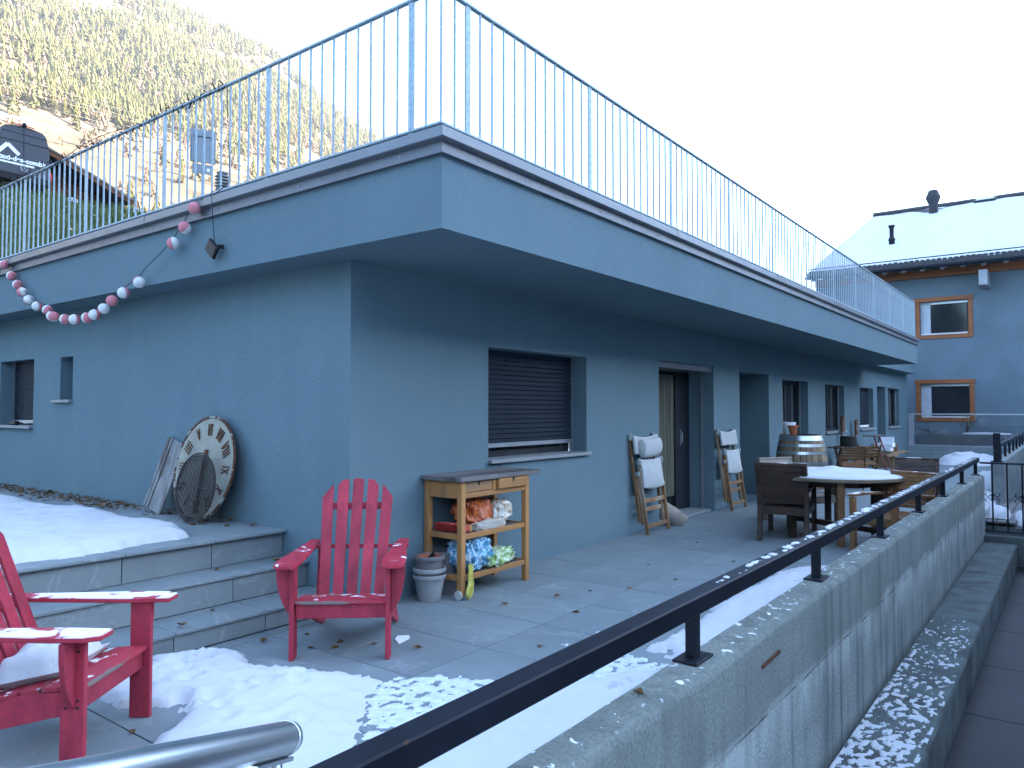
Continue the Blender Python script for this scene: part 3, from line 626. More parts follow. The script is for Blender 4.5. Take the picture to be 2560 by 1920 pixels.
# long grass on the bank
rr = np.random.default_rng(3); NB = 26000
u_ = rr.uniform(.12, .85, NB); v_ = rr.uniform(.25, 1.0, NB)
V = np.empty((NB * 3, 3)); 
for i in range(NB):
    p = bank(u_[i], v_[i]); L = rr.uniform(.18, .5); a = rr.uniform(0, 6.28); wd = .03
    lean = Vector((-.35 + rr.normal() * .35, -.5 + rr.normal() * .35, 1)).normalized() * L
    V[3 * i] = (p.x - math.cos(a) * wd, p.y - math.sin(a) * wd, p.z - .02); V[3 * i + 1] = (p.x + math.cos(a) * wd, p.y + math.sin(a) * wd, p.z - .02); V[3 * i + 2] = tuple(p + lean)
gmb = MB(); gmb.v = V.tolist(); gmb.f = [(3 * i, 3 * i + 1, 3 * i + 2) for i in range(NB)]; gmb.mi = [0] * NB
blade_m = M('grass_blade', (.13, .19, .06), .8, var=.5, vscale=3, world=True, col2=(.26, .20, .10), c2=(.55, .7), c2scale=9)
go = obj('long_grass', gmb, blade_m, kind='stuff'); go['label'] = 'long green winter grass on the bank behind the railing'
lit = MB()
for i in range(420):
    p = bank(rr.uniform(.2, .8), rr.uniform(.25, .95)) + Vector((0, 0, .22)); s_ = rr.uniform(.05, .12); a = rr.uniform(0, 6.28)
    lit.add([p + Vector((math.cos(a + k * 1.57) * s_, math.sin(a + k * 1.57) * s_, rr.normal() * .05)) for k in range(4)], [(0, 1, 2, 3)])
lo = obj('bank_leaf_litter', lit, M('pale_leaf', (.34, .29, .22), .9, rnd=.1), kind='stuff'); lo['label'] = 'pale fallen leaves lying in the grass of the bank'
for k, (u, v, s_) in enumerate(((.455, .99, .35), (.53, .985, .5), (.575, .99, .7))):
    p = bank(u, v); o_ = obj('bank_snow', MB().lathe([(1, -.1), (.85, .12), (.4, .2), (.05, .22)], 14).rot(Matrix.Diagonal((s_ * .8, s_ * .5, .8, 1))), snow_m, None, smooth=True, loc=tuple(p), rot=(0, 0, -.9), kind='stuff')
    o_['label'] = 'small snow remnant along the top of the bank'
# van seen from behind
vn = thing('delivery_van', 'dark grey van seen from behind with white roof logo, parked above the bank', 'van', (12.42, 34.8, 10.62), R(0))
van_m = M('van_paint', (.045, .052, .065), .5, var=.04, spec=.3)
prof = []
for a, b in ((-1.0, .35), (-1.02, .9), (-1.0, 1.5), (-.93, 2.1), (-.84, 2.48), (-.70, 2.62), (-.35, 2.69), (0, 2.71), (.35, 2.69), (.70, 2.62), (.84, 2.48), (.93, 2.1), (1.0, 1.5), (1.02, .9), (1.0, .35)): prof.append((a, b))
mb = MB(); n_ = len(prof)
for yy, sc, dz in ((0, .985, -.02), (.05, 1, 0), (4.4, 1, 0), (5.1, .93, -.3)):
    mb.v += [(a * sc, yy + (b - .35) * (.05 if yy < .1 else 0), .35 + (b - .35) * (1 + dz * .1) + dz * .1) for a, b in prof]
for i in range(3):
    for j in range(n_): mb.f.append((i * n_ + j, i * n_ + (j + 1) % n_, (i + 1) * n_ + (j + 1) % n_, (i + 1) * n_ + j)); mb.mi.append(0)
mb.f += [tuple(range(n_)), tuple(range(3 * n_, 4 * n_))]; mb.mi += [0, 0]
body = obj('body', mb, van_m, vn, smooth=True)
def vb(nm, mat, x0, x1, z0, z1, y=-.012, d=.02, par=vn, bev=0): return bxo(nm, mat, par, x0, x1, y + (z0 - .35) * .045, y + d + (z1 - .35) * .05, z0, z1, bevel=bev)
seam = black_plastic
obj('door_seam', MB().beam((-.02, -.006, .6), (-.02, .108, 2.62), .014, .012, (1, 0, 0)), seam, vn)
obj('roof_seam', MB().beam((-.86, .09, 2.36), (.86, .09, 2.36), .012, .012), seam, vn); obj('panel_seam', MB().beam((-.93, .068, 2.02), (.93, .068, 2.02), .012, .012), seam, vn)
red_lamp = M('red_lens', (.45, .02, .02), .25)
obj('brake_light_strip', MB().beam((-.5, .06, 2.715), (.35, .06, 2.715), .05, .03), red_lamp, vn)
obj('camera_housing', MB().lathe([(.09, 0), (.09, .06), (.06, .13), (.03, .15)], 12, (-.02, .05, 2.70)), black_plastic, vn, smooth=True)
bxo('bumper', black_plastic, vn, -.98, .98, -.10, .05, .30, .62, bevel=.03)
for sx in (-1, 1):
    bxo('tail_lamp', red_lamp, vn, sx * .99 - .05, sx * .99 + .05, -.02, .12, .62, .95, bevel=.01)
    bxo('door_hinge', black_plastic, vn, sx * .985 - .03, sx * .985 + .03, .0, .1, 1.42, 1.54, bevel=.01)
    for yy in (.9, 4.0): obj('wheel', MB().tube([(sx * .78, yy, .34), (sx * .98, yy, .34)], .34, 20), black_plastic, vn, smooth=True)
white_print = M('white_print', (.8, .82, .84), .5)
pane_y = lambda z: -.010 + (z - .35) * .05
for p, q in (((-1.05 + .12, 1.44), (-.62, 1.82)), ((-.62, 1.82), (-.20, 1.44))): obj('roof_mark', MB().beam((p[0], pane_y(p[1]), p[1]), (q[0], pane_y(q[1]), q[1]), .15, .012, (0, 1, 0)), white_print, vn)
obj('underline_mark', MB().beam((-.95, pane_y(1.05), 1.05), (.36, pane_y(1.05), 1.05), .012, .075), white_print, vn)
fc = bpy.data.curves.new('lettering', 'FONT'); fc.body = 'taxi-des-combins'; fc.size = .275; fc.extrude = .003; fc.space_character = 1.02
fo = bpy.data.objects.new('lettering', fc); C.objects.link(fo); fo.parent = vn; fo.location = (-.94, pane_y(1.18) - .006, 1.155); fo.rotation_euler = (R(90 - 2.6), 0, 0); fc.materials.append(white_print)
fc.offset = .011
dg = bpy.context.evaluated_depsgraph_get(); lm = bpy.data.meshes.new_from_object(fo.evaluated_get(dg)); lw = bpy.data.objects.new('lettering', lm); C.objects.link(lw); lw.parent = vn; lw.location = fo.location; lw.rotation_euler = fo.rotation_euler
bpy.data.objects.remove(fo); lw.name = 'lettering'
rg = MB(); rg.tube([(math.cos(a) * .12 - .02, -.01, .9 + math.sin(a) * .12) for a in np.linspace(0, 6.28, 24)[:-1]], .012, 6, closed=True)
for a in (1.57, 3.67, 5.76): rg.tube([(-.02, -.01, .9), (-.02 + math.cos(a) * .12, -.01, .9 + math.sin(a) * .12)], .01, 5)
obj('badge', rg, alu, vn)
# barn
bn = thing('wooden_barn', 'brown timber barn gable with sloping tiled roof behind the van', 'barn', (12, 40, 10.0))
pk = 15.25
bw = MB().prism([(-3.4, -.5), (6.1, -.5), (6.1, 2.55), (2.3, 4.05), (-3.4, 1.8)], .6, 9, lambda a, b, h: (a, h, b)); obj('wall', bw, M('barn_back', (.06, .028, .014), .9), bn)
for k in range(26):
    z = .25 * k - .3
    xr = 6.1 if z < 2.3 else max(.3, 6.1 - (z - 2.3) / .393)
    if z < 3.6: bxo('plank', wood_barn, bn, -3.3 if z < 1.4 else (z - 1.4) * 2.5 - 3.2, xr - .1, .56, .597, z, z + .235, bevel=.008)
for x in (2.2, 3.0, 4.6): bxo('post', wood_barn, bn, x, x + .18, .2, .36, 0, 4.95 - x * .393 - .35, bevel=.01)
rfm = MB().prism([(-4.6, 1.55), (2.3, 4.30), (7.2, 2.37), (7.2, 2.55), (2.3, 4.50), (-4.6, 1.75)], -.6, 9.5, lambda a, b, h: (a, h, b)); brf = obj('roof', rfm, roof_tile_m, bn)
obj('barge_board', MB().beam((2.3, -.62, 4.25), (7.2, -.62, 2.33), .05, .24, (0, 0, 1)), wood_barn, bn); obj('barge_board', MB().beam((2.3, -.66, 4.39), (7.22, -.66, 2.47), .04, .10, (0, 0, 1)), wood_grey, bn)
bxo('balcony_rail', grey_paint, bn, .8, 6.6, -.2, -.14, 1.62, 1.70)
for k in range(24): bxo('balcony_slat', wood_barn, bn, .9 + .24 * k, 1.07 + .24 * k, -.19, -.15, .7, 1.62)
bxo('balcony_floor', wood_barn, bn, .8, 6.6, -.25, .56, .6, .7)
# back of a road sign
sg_ = thing('road_sign', 'grey back of a rectangular road sign with small plate below', 'sign', (10.85, 18.55, 5.6), R(-24))
sign_m = M('sign_back', (.20, .23, .25), .5, metal=.3, var=.06)
obj('sign_plate', MB().bx(-.32, .32, -.01, .01, 2.50, 3.40), sign_m, sg_, .006); 
for s_ in (-1, 1): bxo('edge_channel', sign_m, sg_, s_ * .26 - .02, s_ * .26 + .02, -.045, -.0105, 2.52, 3.2, bevel=.004)
bxo('edge_channel', sign_m, sg_, -.28, .28, -.045, -.0105, 3.202, 3.235, bevel=.004)
bxo('small_plate', sign_m, sg_, -.26, .22, -.012, .008, 2.20, 2.46, bevel=.004); bxo('sticker', white_print, sg_, .10, .18, -.016, -.0125, 2.28, 2.36)
obj('pole', MB().tube([(0, .045, -1.5), (0, .045, 3.3)], .03, 10), galv, sg_, smooth=True)
# concrete chimney of the neighbouring house hidden below the roof edge
nh = thing('neighbour_house', 'concrete chimney with louvred cap rising behind the roof edge', 'chimney', (11.15, 18.1, 3.0))
bxo('wall', house_grey, nh, -.2, 5, -.2, 4, -3, 3.4)
bxo('stack', concrete_plain, nh, -.13, .13, -.12, .12, 3.4, 4.42, bevel=.01)
for k in range(4): bxo('louvre', concrete_plain, nh, -.15, .15, -.14, .14, 4.44 + .085 * k, 4.49 + .085 * k, bevel=.012)
bxo('cap', concrete_plain, nh, -.12, .12, -.11, .11, 4.78, 4.85, bevel=.02)
bxo('flue_core', dark_frame, nh, -.10, .10, -.09, .09, 4.42, 4.80)

# ------------------------------------------------------------------ mountains and forest
crest = [(10, 2), (27.3, 6.7), (36.4, 14), (42.5, 17.7), (46.2, 19.2), (48.5, 20.1), (50.6, 21.24), (51.5, 22), (53, 23.2), (54.5, 24.4), (55.5, 24.9), (58.1, 25.6), (60.7, 26.15), (62.6, 26.7), (67.5, 27.4), (72, 28.1), (80, 28.6), (100, 28), (120, 25)]
ca, ce = [c[0] for c in crest], [c[1] for c in crest]
def mz(az, r):
    e1 = np.interp(az, ca, ce); t = (r - 90) / 860.
    if t <= 1: e = 5 + (e1 - 5) * max(0, t) ** .62; z = r * math.tan(R(e))
    else: z = 950 * math.tan(R(e1)) - (r - 950) * .5
    x, y = r * math.cos(R(az)), r * math.sin(R(az))
    k = min(1, max(0, (r - 120) / 150)) * (1 if t <= .9 else max(.0, (1 - t) / .1) if t < 1 else 0)
    return z + k * (16 * fbm(x, y, 0, .006, 4) - 2)
mount_m = bpy.data.materials.new('mountain_slope'); mount_m.use_nodes = True; t = mount_m.node_tree; p = t.nodes['Principled BSDF']; p.inputs['Roughness'].default_value = 1; p.inputs['Specular IOR Level'].default_value = 0
geo = nd(t, 'ShaderNodeNewGeometry')
def mnz(sc, det=5):
    mp = nd(t, 'ShaderNodeMapping'); mp.inputs['Scale'].default_value = (1, 1, 1); t.links.new(geo.outputs['Position'], mp.inputs[0])
    q = nd(t, 'ShaderNodeTexNoise'); q.inputs['Scale'].default_value = sc; q.inputs['Detail'].default_value = det; t.links.new(mp.outputs[0], q.inputs[0]); return q.outputs[0]
c_ = mix(t, ramp(t, mnz(.02), .35, .65), (.175, .12, .075), (.24, .175, .11)); c_ = mix(t, ramp(t, mnz(.09), .5, .68), c_, (.11, .085, .055))
c_ = mix(t, ramp(t, mnz(.013), .615, .64), c_, (.78, .78, .78)); t.links.new(c_, p.inputs['Base Color'])
mb = MB(); AZ = np.arange(8, 122, 1.0); RR = list(np.geomspace(70, 950, 46)) + [960, 1000, 1100, 1300]
for a in AZ:
    for r_ in RR: mb.v.append((r_ * math.cos(R(a)), r_ * math.sin(R(a)), mz(a, r_)))
m_ = len(RR)
for i in range(len(AZ) - 1):
    for j in range(m_ - 1): k = i * m_ + j; mb.f.append((k, k + 1, k + m_ + 1, k + m_)); mb.mi.append(0)
struct(obj('mountain', mb, mount_m, smooth=True))
far = [(5, 3), (27.2, 9.7), (36.4, 16.6), (42.5, 19.4), (45.5, 20.4), (47.8, 21.2), (49.5, 21.83), (50.6, 22), (52.7, 22), (57, 21.4), (75, 18)]
mb = MB(); AZ2 = np.arange(6, 76, .6)
for a in AZ2:
    for q in range(9):
        r_ = 1080 + 62 * q; e = np.interp(a, [f[0] for f in far], [f[1] for f in far]) * (q / 8) ** .5 + .25 * fbm(a, 0, 0, .8, 3) * q / 8
        mb.v.append((r_ * math.cos(R(a)), r_ * math.sin(R(a)), r_ * math.tan(R(e))))
for i in range(len(AZ2) - 1):
    for j in range(8): k = i * 9 + j; mb.f.append((k, k + 1, k + 10, k + 9)); mb.mi.append(0)
far_m = M('far_forest', (.10, .095, .075), 1, var=.35, vscale=.02, world=True, spec=0, bump=0, col2=(.75, .76, .78), c2=(.67, .70), c2scale=.006)
struct(obj('far_mountain', mb, far_m))
# ridge across the valley: it keeps the low winter sun off the patio
mb = MB(); NXr = 60
rid = [(-260, -2), (-380, 40), (-520, 105), (-680, 190), (-800, 285), (-860, 330), (-1300, 120)]
for i in range(NXr + 1):
    x = -1600 + 4200 * i / NXr
    for j, (y, z) in enumerate(rid): mb.v.append((x, y + 10 * fbm(x, y, 0, .008), z * (1 + .03 * fbm(x, 3, 0, .005)) if j else -2))
m_ = len(rid)
for i in range(NXr):
    for j in range(m_ - 1): k = i * m_ + j; mb.f.append((k, k + 1, k + m_ + 1, k + m_)); mb.mi.append(0)
ridge_m = M('wooded_ridge', (.035, .045, .022), 1, var=.5, vscale=.05, world=True, spec=0, col2=(.72, .74, .76), c2=(.48, .56), c2scale=.012)  # snow patches added to this unseen ridge to bounce light towards the house
struct(obj('hill', mb, ridge_m))

def forest(n, seed, filt, hmin, hmax, wid, layers, fr, bare=False):
    r_ = np.random.default_rng(seed); V, F = [], []; o = 0; cnt = 0
    while cnt < n:
        az = r_.uniform(44, 76); r0 = 950 * math.sqrt(r_.uniform(.06, 1.0)); 
        if not filt(az, r0, r_): continue
        cnt += 1; x, y = r0 * math.cos(R(az)), r0 * math.sin(R(az)); z = mz(az, r0) - .5; H = r_.uniform(hmin, hmax) * (.55 + .45 * min(1, r0 / 800)); W = H * wid * r_.uniform(.8, 1.2)
        ph = r_.uniform(0, 6.28)
        for L in range(layers):
            f0 = .06 + .80 * L / (layers - 1); rad = W * (1 - f0) ** (.5 if bare else .85) + .15; top = f0 + 1.5 / layers
            zz = z + H * f0; zt = z + min(H * top, H * 1.02)
            for k in range(fr):
                a = ph + L * .9 + 6.283 * k / fr + r_.normal() * .18; b = .42; ra = rad * r_.uniform(.65, 1.2)
                ca_, sa_ = math.cos(a), math.sin(a); dr = -H * .05 * r_.uniform(.3, 1.5)
                V += [(x, y, zt), (x + ca_ * ra - sa_ * b * ra, y + sa_ * ra + ca_ * b * ra, zz + dr), (x + ca_ * ra * 1.12, y + sa_ * ra * 1.12, zz + dr * 1.6), (x + ca_ * ra + sa_ * b * ra, y + sa_ * ra - ca_ * b * ra, zz + dr)]
                F.append((o, o + 1, o + 2, o + 3)); o += 4
    return V, F
def dens(az, r0):
    e = math.degrees(math.atan2(mz(az, r0), r0)); x, y = r0 * math.cos(R(az)), r0 * math.sin(R(az))
    line = 19.2 + 1.0 * fbm(az, 0, 4, .25, 3)
    base = 1 / (1 + math.exp(-(e - line) * 1.5)) * .95 + .02
    hole = fbm(x, y, 8, .009, 3)
    rock = (az - 67.6) ** 2 / 6 + (e - 25.6) ** 2 / .9 < 1 + .6 * hole
    return base * (.04 if rock else 1 if hole < .30 else .10)
def f_con(az, r0, r_): return r_.random() < dens(az, r0)
def f_lar(az, r0, r_): return r_.random() < dens(az, r0) * .6 + .06
conifer_m = M('conifer', (.118, .115, .045), 1, var=.5, vscale=.08, world=True, spec=0, col2=(.13, .11, .04), c2=(.5, .7), c2scale=.05)
larch_m = M('bare_larch', (.20, .14, .09), 1, var=.3, vscale=.08, world=True, spec=0)
for nm, mt, lab, args in (('conifer_forest', conifer_m, 'dense sunlit conifer forest covering the mountainside', (4800, 11, f_con, 7, 19, .22, 7, 5)), ('bare_larch_wood', larch_m, 'leafless brownish trees scattered through the mountain forest', (3000, 12, f_lar, 6, 13, .28, 5, 5, True))):
    V, F = forest(*args); mb = MB(); mb.v, mb.f, mb.mi = V, F, [0] * len(F)
    me = bpy.data.meshes.new(nm); me.from_pydata(V, [], F); me.materials.append(mt); o_ = bpy.data.objects.new(nm, me); C.objects.link(o_); o_['kind'] = 'stuff'; o_['label'] = lab
def spruce(x, y, z, h, lab, grp, seed, mat, layers=12, fr=9):
    r_ = random.Random(seed)
    t_ = thing('spruce_tree', lab, 'tree', (x, y, z), 0, grp); obj('trunk', MB().tube([(0, 0, -.5), (0, 0, h)], [h * .02, .02], 6), wood_barn, t_)
    mb = MB()
    for L in range(layers):
        f0 = .07 + .85 * L / (layers - 1); rad = h * .19 * (1 - f0) ** .8 + .1
        for k in range(fr):
            a = L * .8 + 6.283 * k / fr + r_.uniform(-.2, .2); ra = rad * r_.uniform(.7, 1.2); ca_, sa_ = math.cos(a), math.sin(a); zz = h * f0 - h * .03 * r_.uniform(.4, 1.6)
            mb.add([(0, 0, min(h, h * f0 + h * .12)), (ca_ * ra - sa_ * .34 * ra, sa_ * ra + ca_ * .34 * ra, zz), (ca_ * ra * 1.15, sa_ * ra * 1.15, zz - h * .015), (ca_ * ra + sa_ * .34 * ra, sa_ * ra - ca_ * .34 * ra, zz)], [(0, 1, 2, 3)])
    obj('crown', mb, mat, t_); return t_
def far_tree(az, e, H, lab):
    lo, hi = 95, 949
    for _ in range(40):
        m__ = (lo + hi) / 2
        if math.degrees(math.atan2(mz(az, m__) - 1.5, m__)) < e: lo = m__
        else: hi = m__
    r0 = lo; spruce(r0 * math.cos(R(az)), r0 * math.sin(R(az)), mz(az, r0), H / 1870 * r0, lab, 'single spruces on the open slope', int(az * 100), spruce_m)
spruce_m = M('spruce_sunlit', (.12, .105, .030), 1, var=.35, vscale=.3, world=True, spec=0)
for az, e, H, lab in ((71.06, 17.0, 45, 'sunlit spruce on the slope at the left edge above the van'), (70.4, 16.7, 38, 'short sunlit spruce just right of the one at the left edge'), (69.9, 15.9, 52, 'taller sunlit spruce directly above the van roof camera'), (69.2, 16.0, 36, 'small yellowish spruce above the right corner of the van'),
    (68.9, 19.0, 48, 'leftmost spruce of the row at the forest foot'), (68.2, 18.7, 46, 'second spruce of the row at the forest foot'), (67.57, 18.3, 52, 'tallest third spruce of the row at the forest foot'), (67.1, 18.8, 44, 'rightmost spruce of the row at the forest foot'),
    (61.1, 15.6, 44, 'yellow spruce standing left of the road sign'), (60.2, 13.6, 56, 'yellow spruce low beneath the road sign'), (64.9, 19.4, 36, 'lone spruce on the open slope midway along the railing'), (55.6, 16.2, 40, 'dark spruce behind the railing right of the chimney')):
    far_tree(az, e, H, lab)
garden_spruce = M('garden_spruce', (.03, .05, .02), .9, var=.5, vscale=.6, world=True)
for k, (x, y, h) in enumerate(((-19, 4, 15), (-22, 9.5, 18), (-20, 15, 16), (-24, 21, 19), (-21, -3, 14), (-18, 11.5, 13))):
    spruce(x, y, -1, h, 'dark garden spruce behind the photographer, seen mirrored in the upper window', 'dark garden spruces', 50 + k, garden_spruce, 16, 11)
# power lines over the slope
pwm = M('wire_pale', (.35, .32, .28), .5)
pw = thing('power_line', 'pale power line wires strung across the sunny slope', 'power line', (0, 0, 0))
for (a0, e0_), (a1, e1_) in (((71.9, 21.4), (45, 17.2)), ((71.9, 21.0), (45, 17.0)), ((71.9, 20.66), (45, 17.3)), ((71.9, 20.1), (45, 16.7)), ((71.9, 19.7), (45, 16.4))):
    P0 = Vector((math.cos(R(a0)) * 240, math.sin(R(a0)) * 240, 240 * math.tan(R(e0_)))); P1 = Vector((math.cos(R(a1)) * 330, math.sin(R(a1)) * 330, 330 * math.tan(R(e1_))))
    if a0 > 71.8: P0 = P0 + (P0 - P1) * .25
    obj('wire', MB().tube([P0.lerp(P1, q / 16) - Vector((0, 0, 6 * 4 * (q / 16) * (1 - q / 16))) * .6 for q in range(17)], .016, 4, cap=False), pwm, pw)

# ------------------------------------------------------------------ snow on the ground
def seg_dist(p, a, b):
    ax_, ay = b[0] - a[0], b[1] - a[1]; t_ = max(0, min(1, ((p[0] - a[0]) * ax_ + (p[1] - a[1]) * ay) / (ax_ * ax_ + ay * ay + 1e-9)))
    return math.hypot(p[0] - a[0] - t_ * ax_, p[1] - a[1] - t_ * ay)
def inside(p, poly):
    c = False; j = len(poly) - 1
    for i in range(len(poly)):
        if (poly[i][1] > p[1]) != (poly[j][1] > p[1]) and p[0] < (poly[j][0] - poly[i][0]) * (p[1] - poly[i][1]) / (poly[j][1] - poly[i][1]) + poly[i][0]: c = not c
        j = i
    return c
def heightfield(name, x0, x1, y0, y1, res, fn, base, mat, label, smooth=True):
    nx, ny = int((x1 - x0) / res) + 1, int((y1 - y0) / res) + 1; H = np.zeros((nx, ny))
    for i in range(nx):
        for j in range(ny): H[i, j] = fn(x0 + i * res, y0 + j * res)
    mb = MB(); idx = -np.ones((nx, ny), int)
    keep = [(i, j) for i in range(nx - 1) for j in range(ny - 1) if max(H[i, j], H[i + 1, j], H[i, j + 1], H[i + 1, j + 1]) > 0]
    for i, j in keep:
        q = []
        for a, b in ((i, j), (i + 1, j), (i + 1, j + 1), (i, j + 1)):
            if idx[a, b] < 0: idx[a, b] = len(mb.v); mb.v.append((x0 + a * res, y0 + b * res, base + (H[a, b] if H[a, b] > 0 else -.012)))
            q.append(int(idx[a, b]))
        mb.f.append(tuple(q)); mb.mi.append(0)
    me = bpy.data.meshes.new(name); me.from_pydata(mb.v, [], mb.f); me.materials.append(mat); me.polygons.foreach_set('use_smooth', [smooth] * len(me.polygons))
    o = bpy.data.objects.new(name, me); C.objects.link(o); o['kind'] = 'stuff'; o['label'] = label; return o
def snow_fn(poly, h, edge=.07, seed=0, lump=.014, rag=.05, dents=()):
    def f(x, y):
        p = (x, y); d = min(seg_dist(p, poly[i], poly[(i + 1) % len(poly)]) for i in range(len(poly)))
        if not inside(p, poly): d = -d
        d += rag * .6 * fbm(x, y, seed, 5, 3) + rag * .5 * fbm(x, y, seed + 5, 16, 2)
        if d <= 0: return -1
        z = h * (1 - math.exp(-d / edge)) ** .7 * (1 + .22 * fbm(x, y, seed + 2, 1.6)) + lump * min(1, d / .2) * (fbm(x, y, seed + 3, 6, 3) + .6 * fbm(x, y, seed + 4, 14, 2))
        for dx, dy, r_, dd in dents:
            k = math.hypot(x - dx, y - dy) / r_
            if k < 1.6: z -= dd * math.exp(-(k * 1.3) ** 4) - .25 * dd * math.exp(-((k - 1.15) / .2) ** 2)
        return z if z > .003 else -1
    return f
rr = random.Random(5)
dents = [(rr.uniform(2.0, 2.75), rr.uniform(3.3, 4.4), rr.uniform(.03, .08), rr.uniform(.02, .045)) for _ in range(46)] + [(rr.uniform(1.8, 3.0), rr.uniform(2.4, 3.6), rr.uniform(.03, .08), rr.uniform(.012, .03)) for _ in range(30)]
PA = [(1.86, 4.05), (1.87, 3.92), (1.95, 3.76), (2.02, 3.67), (2.04, 3.61), (1.99, 3.50), (1.87, 3.38), (1.74, 3.29), (1.5, 3.12), (1.1, 2.9), (.6, 2.6), (.6, 2.1), (1.9, 2.1), (2.2, 2.50), (2.45, 2.72), (2.65, 2.92), (2.82, 3.02), (2.93, 3.10), (2.86, 3.28), (2.75, 3.53), (2.64, 3.72), (2.60, 3.85), (2.66, 3.99), (2.68, 4.18), (2.57, 4.30), (2.49, 4.37), (2.42, 4.39), (2.36, 4.40), (2.2, 4.36), (2.12, 4.30), (1.99, 4.19)]
_pa = snow_fn(PA, .062, .05, 1, .017, .07, dents)
def pa_snow(x, y):          # thins out towards the trampled side
    z = _pa(x, y); k = ((y - 2.5) * .77 - (x - 2.2) * .64) / .40
    return z * min(1, max(.14, k + .25 * fbm(x, y, 4, 4, 3))) if z > 0 else z
heightfield('snow', .5, 3.15, 2.0, 4.40, .022, pa_snow, .001, snow_m, 'thick lumpy snow sheet on the patio in front of the red chairs')
PB = [(1.2, 5.20), (1.79, 5.24), (1.95, 5.26), (2.14, 5.17), (2.41, 5.22), (2.65, 5.26), (3.04, 5.30), (3.17, 5.68), (3.22, 6.04), (3.22, 6.18), (3.13, 6.23), (3.20, 6.81), (3.23, 7.03), (3.24, 7.30), (3.25, 7.70), (3.11, 7.58), (3.08, 7.79), (3.05, 8.13), (2.96, 8.13), (2.7, 8.2), (1.2, 8.2)]
heightfield('snow', 1.2, 3.4, 5.1, 8.3, .026, snow_fn(PB, .075, .06, 11, .012, .04), T + .001, snow_m, 'smooth snow sheet on the upper terrace beside the steps')
PB2 = [(2.2, 9.6), (3.2, 9.5), (3.2, 8.96), (3.15, 8.48), (2.94, 8.34), (2.2, 8.4)]
heightfield('snow', 2.1, 3.35, 8.2, 9.7, .03, snow_fn(PB2, .06, .06, 21, .012, .04), T + .001, snow_m, 'small far snow patch at the left edge of the upper terrace')
PC = [(1.2, 1.17), (1.2, 2.1), (2.0, 2.2), (2.6, 2.3), (3.28, 2.50), (3.40, 2.42), (3.55, 2.2), (3.75, 2.08), (4.06, 1.83), (4.2, 1.95), (4.28, 2.16), (4.59, 2.14), (5.07, 2.15), (5.59, 2.22), (6.2, 2.2), (6.9, 2.2), (7.3, 2.1), (7.45, 1.9), (7.6, 1.6), (7.4, 1.17)]
dc = [(rr.uniform(2.0, 7.0), rr.uniform(1.3, 2.1), rr.uniform(.035, .085), rr.uniform(.025, .06)) for _ in range(60)]
heightfield('snow', 1.1, 7.7, 1.175, 2.6, .024, snow_fn(PC, .05, .05, 31, .016, .06, dc), .001, snow_m, 'trodden snow strip on the patio along the concrete wall')
def fleck_fn(poly, seed, th, hmax, sc=13, soft=.25, oc=4):
    def f(x, y):
        if not inside((x, y), poly): return -1
        d = min(seg_dist((x, y), poly[i], poly[(i + 1) % len(poly)]) for i in range(len(poly)))
        v = .5 + .5 * fbm(x, y * 1.3, seed, sc, oc) - th - .35 * max(0, 1 - d / soft)
        return min(hmax, v * .03) if v > 0 else -1
    return f
PD = [(1.6, 1.95), (2.15, 2.45), (2.4, 2.70), (2.6, 2.90), (2.80, 3.06), (2.98, 3.08), (3.14, 2.98), (3.26, 2.76), (3.32, 2.6), (3.75, 2.5), (4.15, 2.25), (4.1, 1.8), (3.5, 2.0), (2.6, 2.1)]
heightfield('trampled_snow', 1.6, 4.2, 1.8, 3.1, .010, fleck_fn(PD, 41, .33, .003, 14, .06, 6), .0008, ice_m, 'thin trampled icy snow on the patio behind the black handrail')
PE = [(3.2, 3.05), (3.5, 3.1), (4.2, 2.75), (5.2, 2.5), (6.4, 2.45), (7.6, 2.3), (7.4, 2.1), (5.6, 2.2), (4.4, 2.1), (3.9, 2.4)]
heightfield('snow_flecks', 3.1, 7.6, 2.05, 3.15, .014, fleck_fn(PE, 51, .66, .004, 7, .2, 7), .0008, snow_m, 'scattered snow flecks on the bare patio tiles')
def ledge_snow(x, y):
    v = .5 + .5 * fbm(x * .6, y, 61, 26, 6) + .20 * fbm(x, y, 66, 4.5, 3); th = .29 + .15 * max(0, x - 2.3) / 1.5 + .10 * max(0, (LY + .07 - y) / .07)
    if y > WO - .05: th -= .10
    return min(.0045, (v - th) * .03) if v > th else -1
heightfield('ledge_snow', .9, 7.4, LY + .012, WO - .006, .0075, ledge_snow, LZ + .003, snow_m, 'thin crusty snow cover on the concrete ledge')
def rail_snow(x, y):
    c = (y - HY) / .03; v = .5 + .5 * fbm(x * .8, y, 71, 17, 4) + .20 * fbm(x, y, 75, 2.2, 2) - .30 * c * c; th = .47 + (.35 if x < 2.75 else 0) + .03 * max(0, x - 4) / 3 + (.12 if 8.2 < x < 10.2 else 0)
    return min(.006, (v - th) * .05) if v > th else -1
heightfield('rail_snow', 2.5, 12.2, HY - .034, HY + .034, .008, rail_snow, .8325, snow_m, 'broken line of crusty snow along the top of the black handrail')
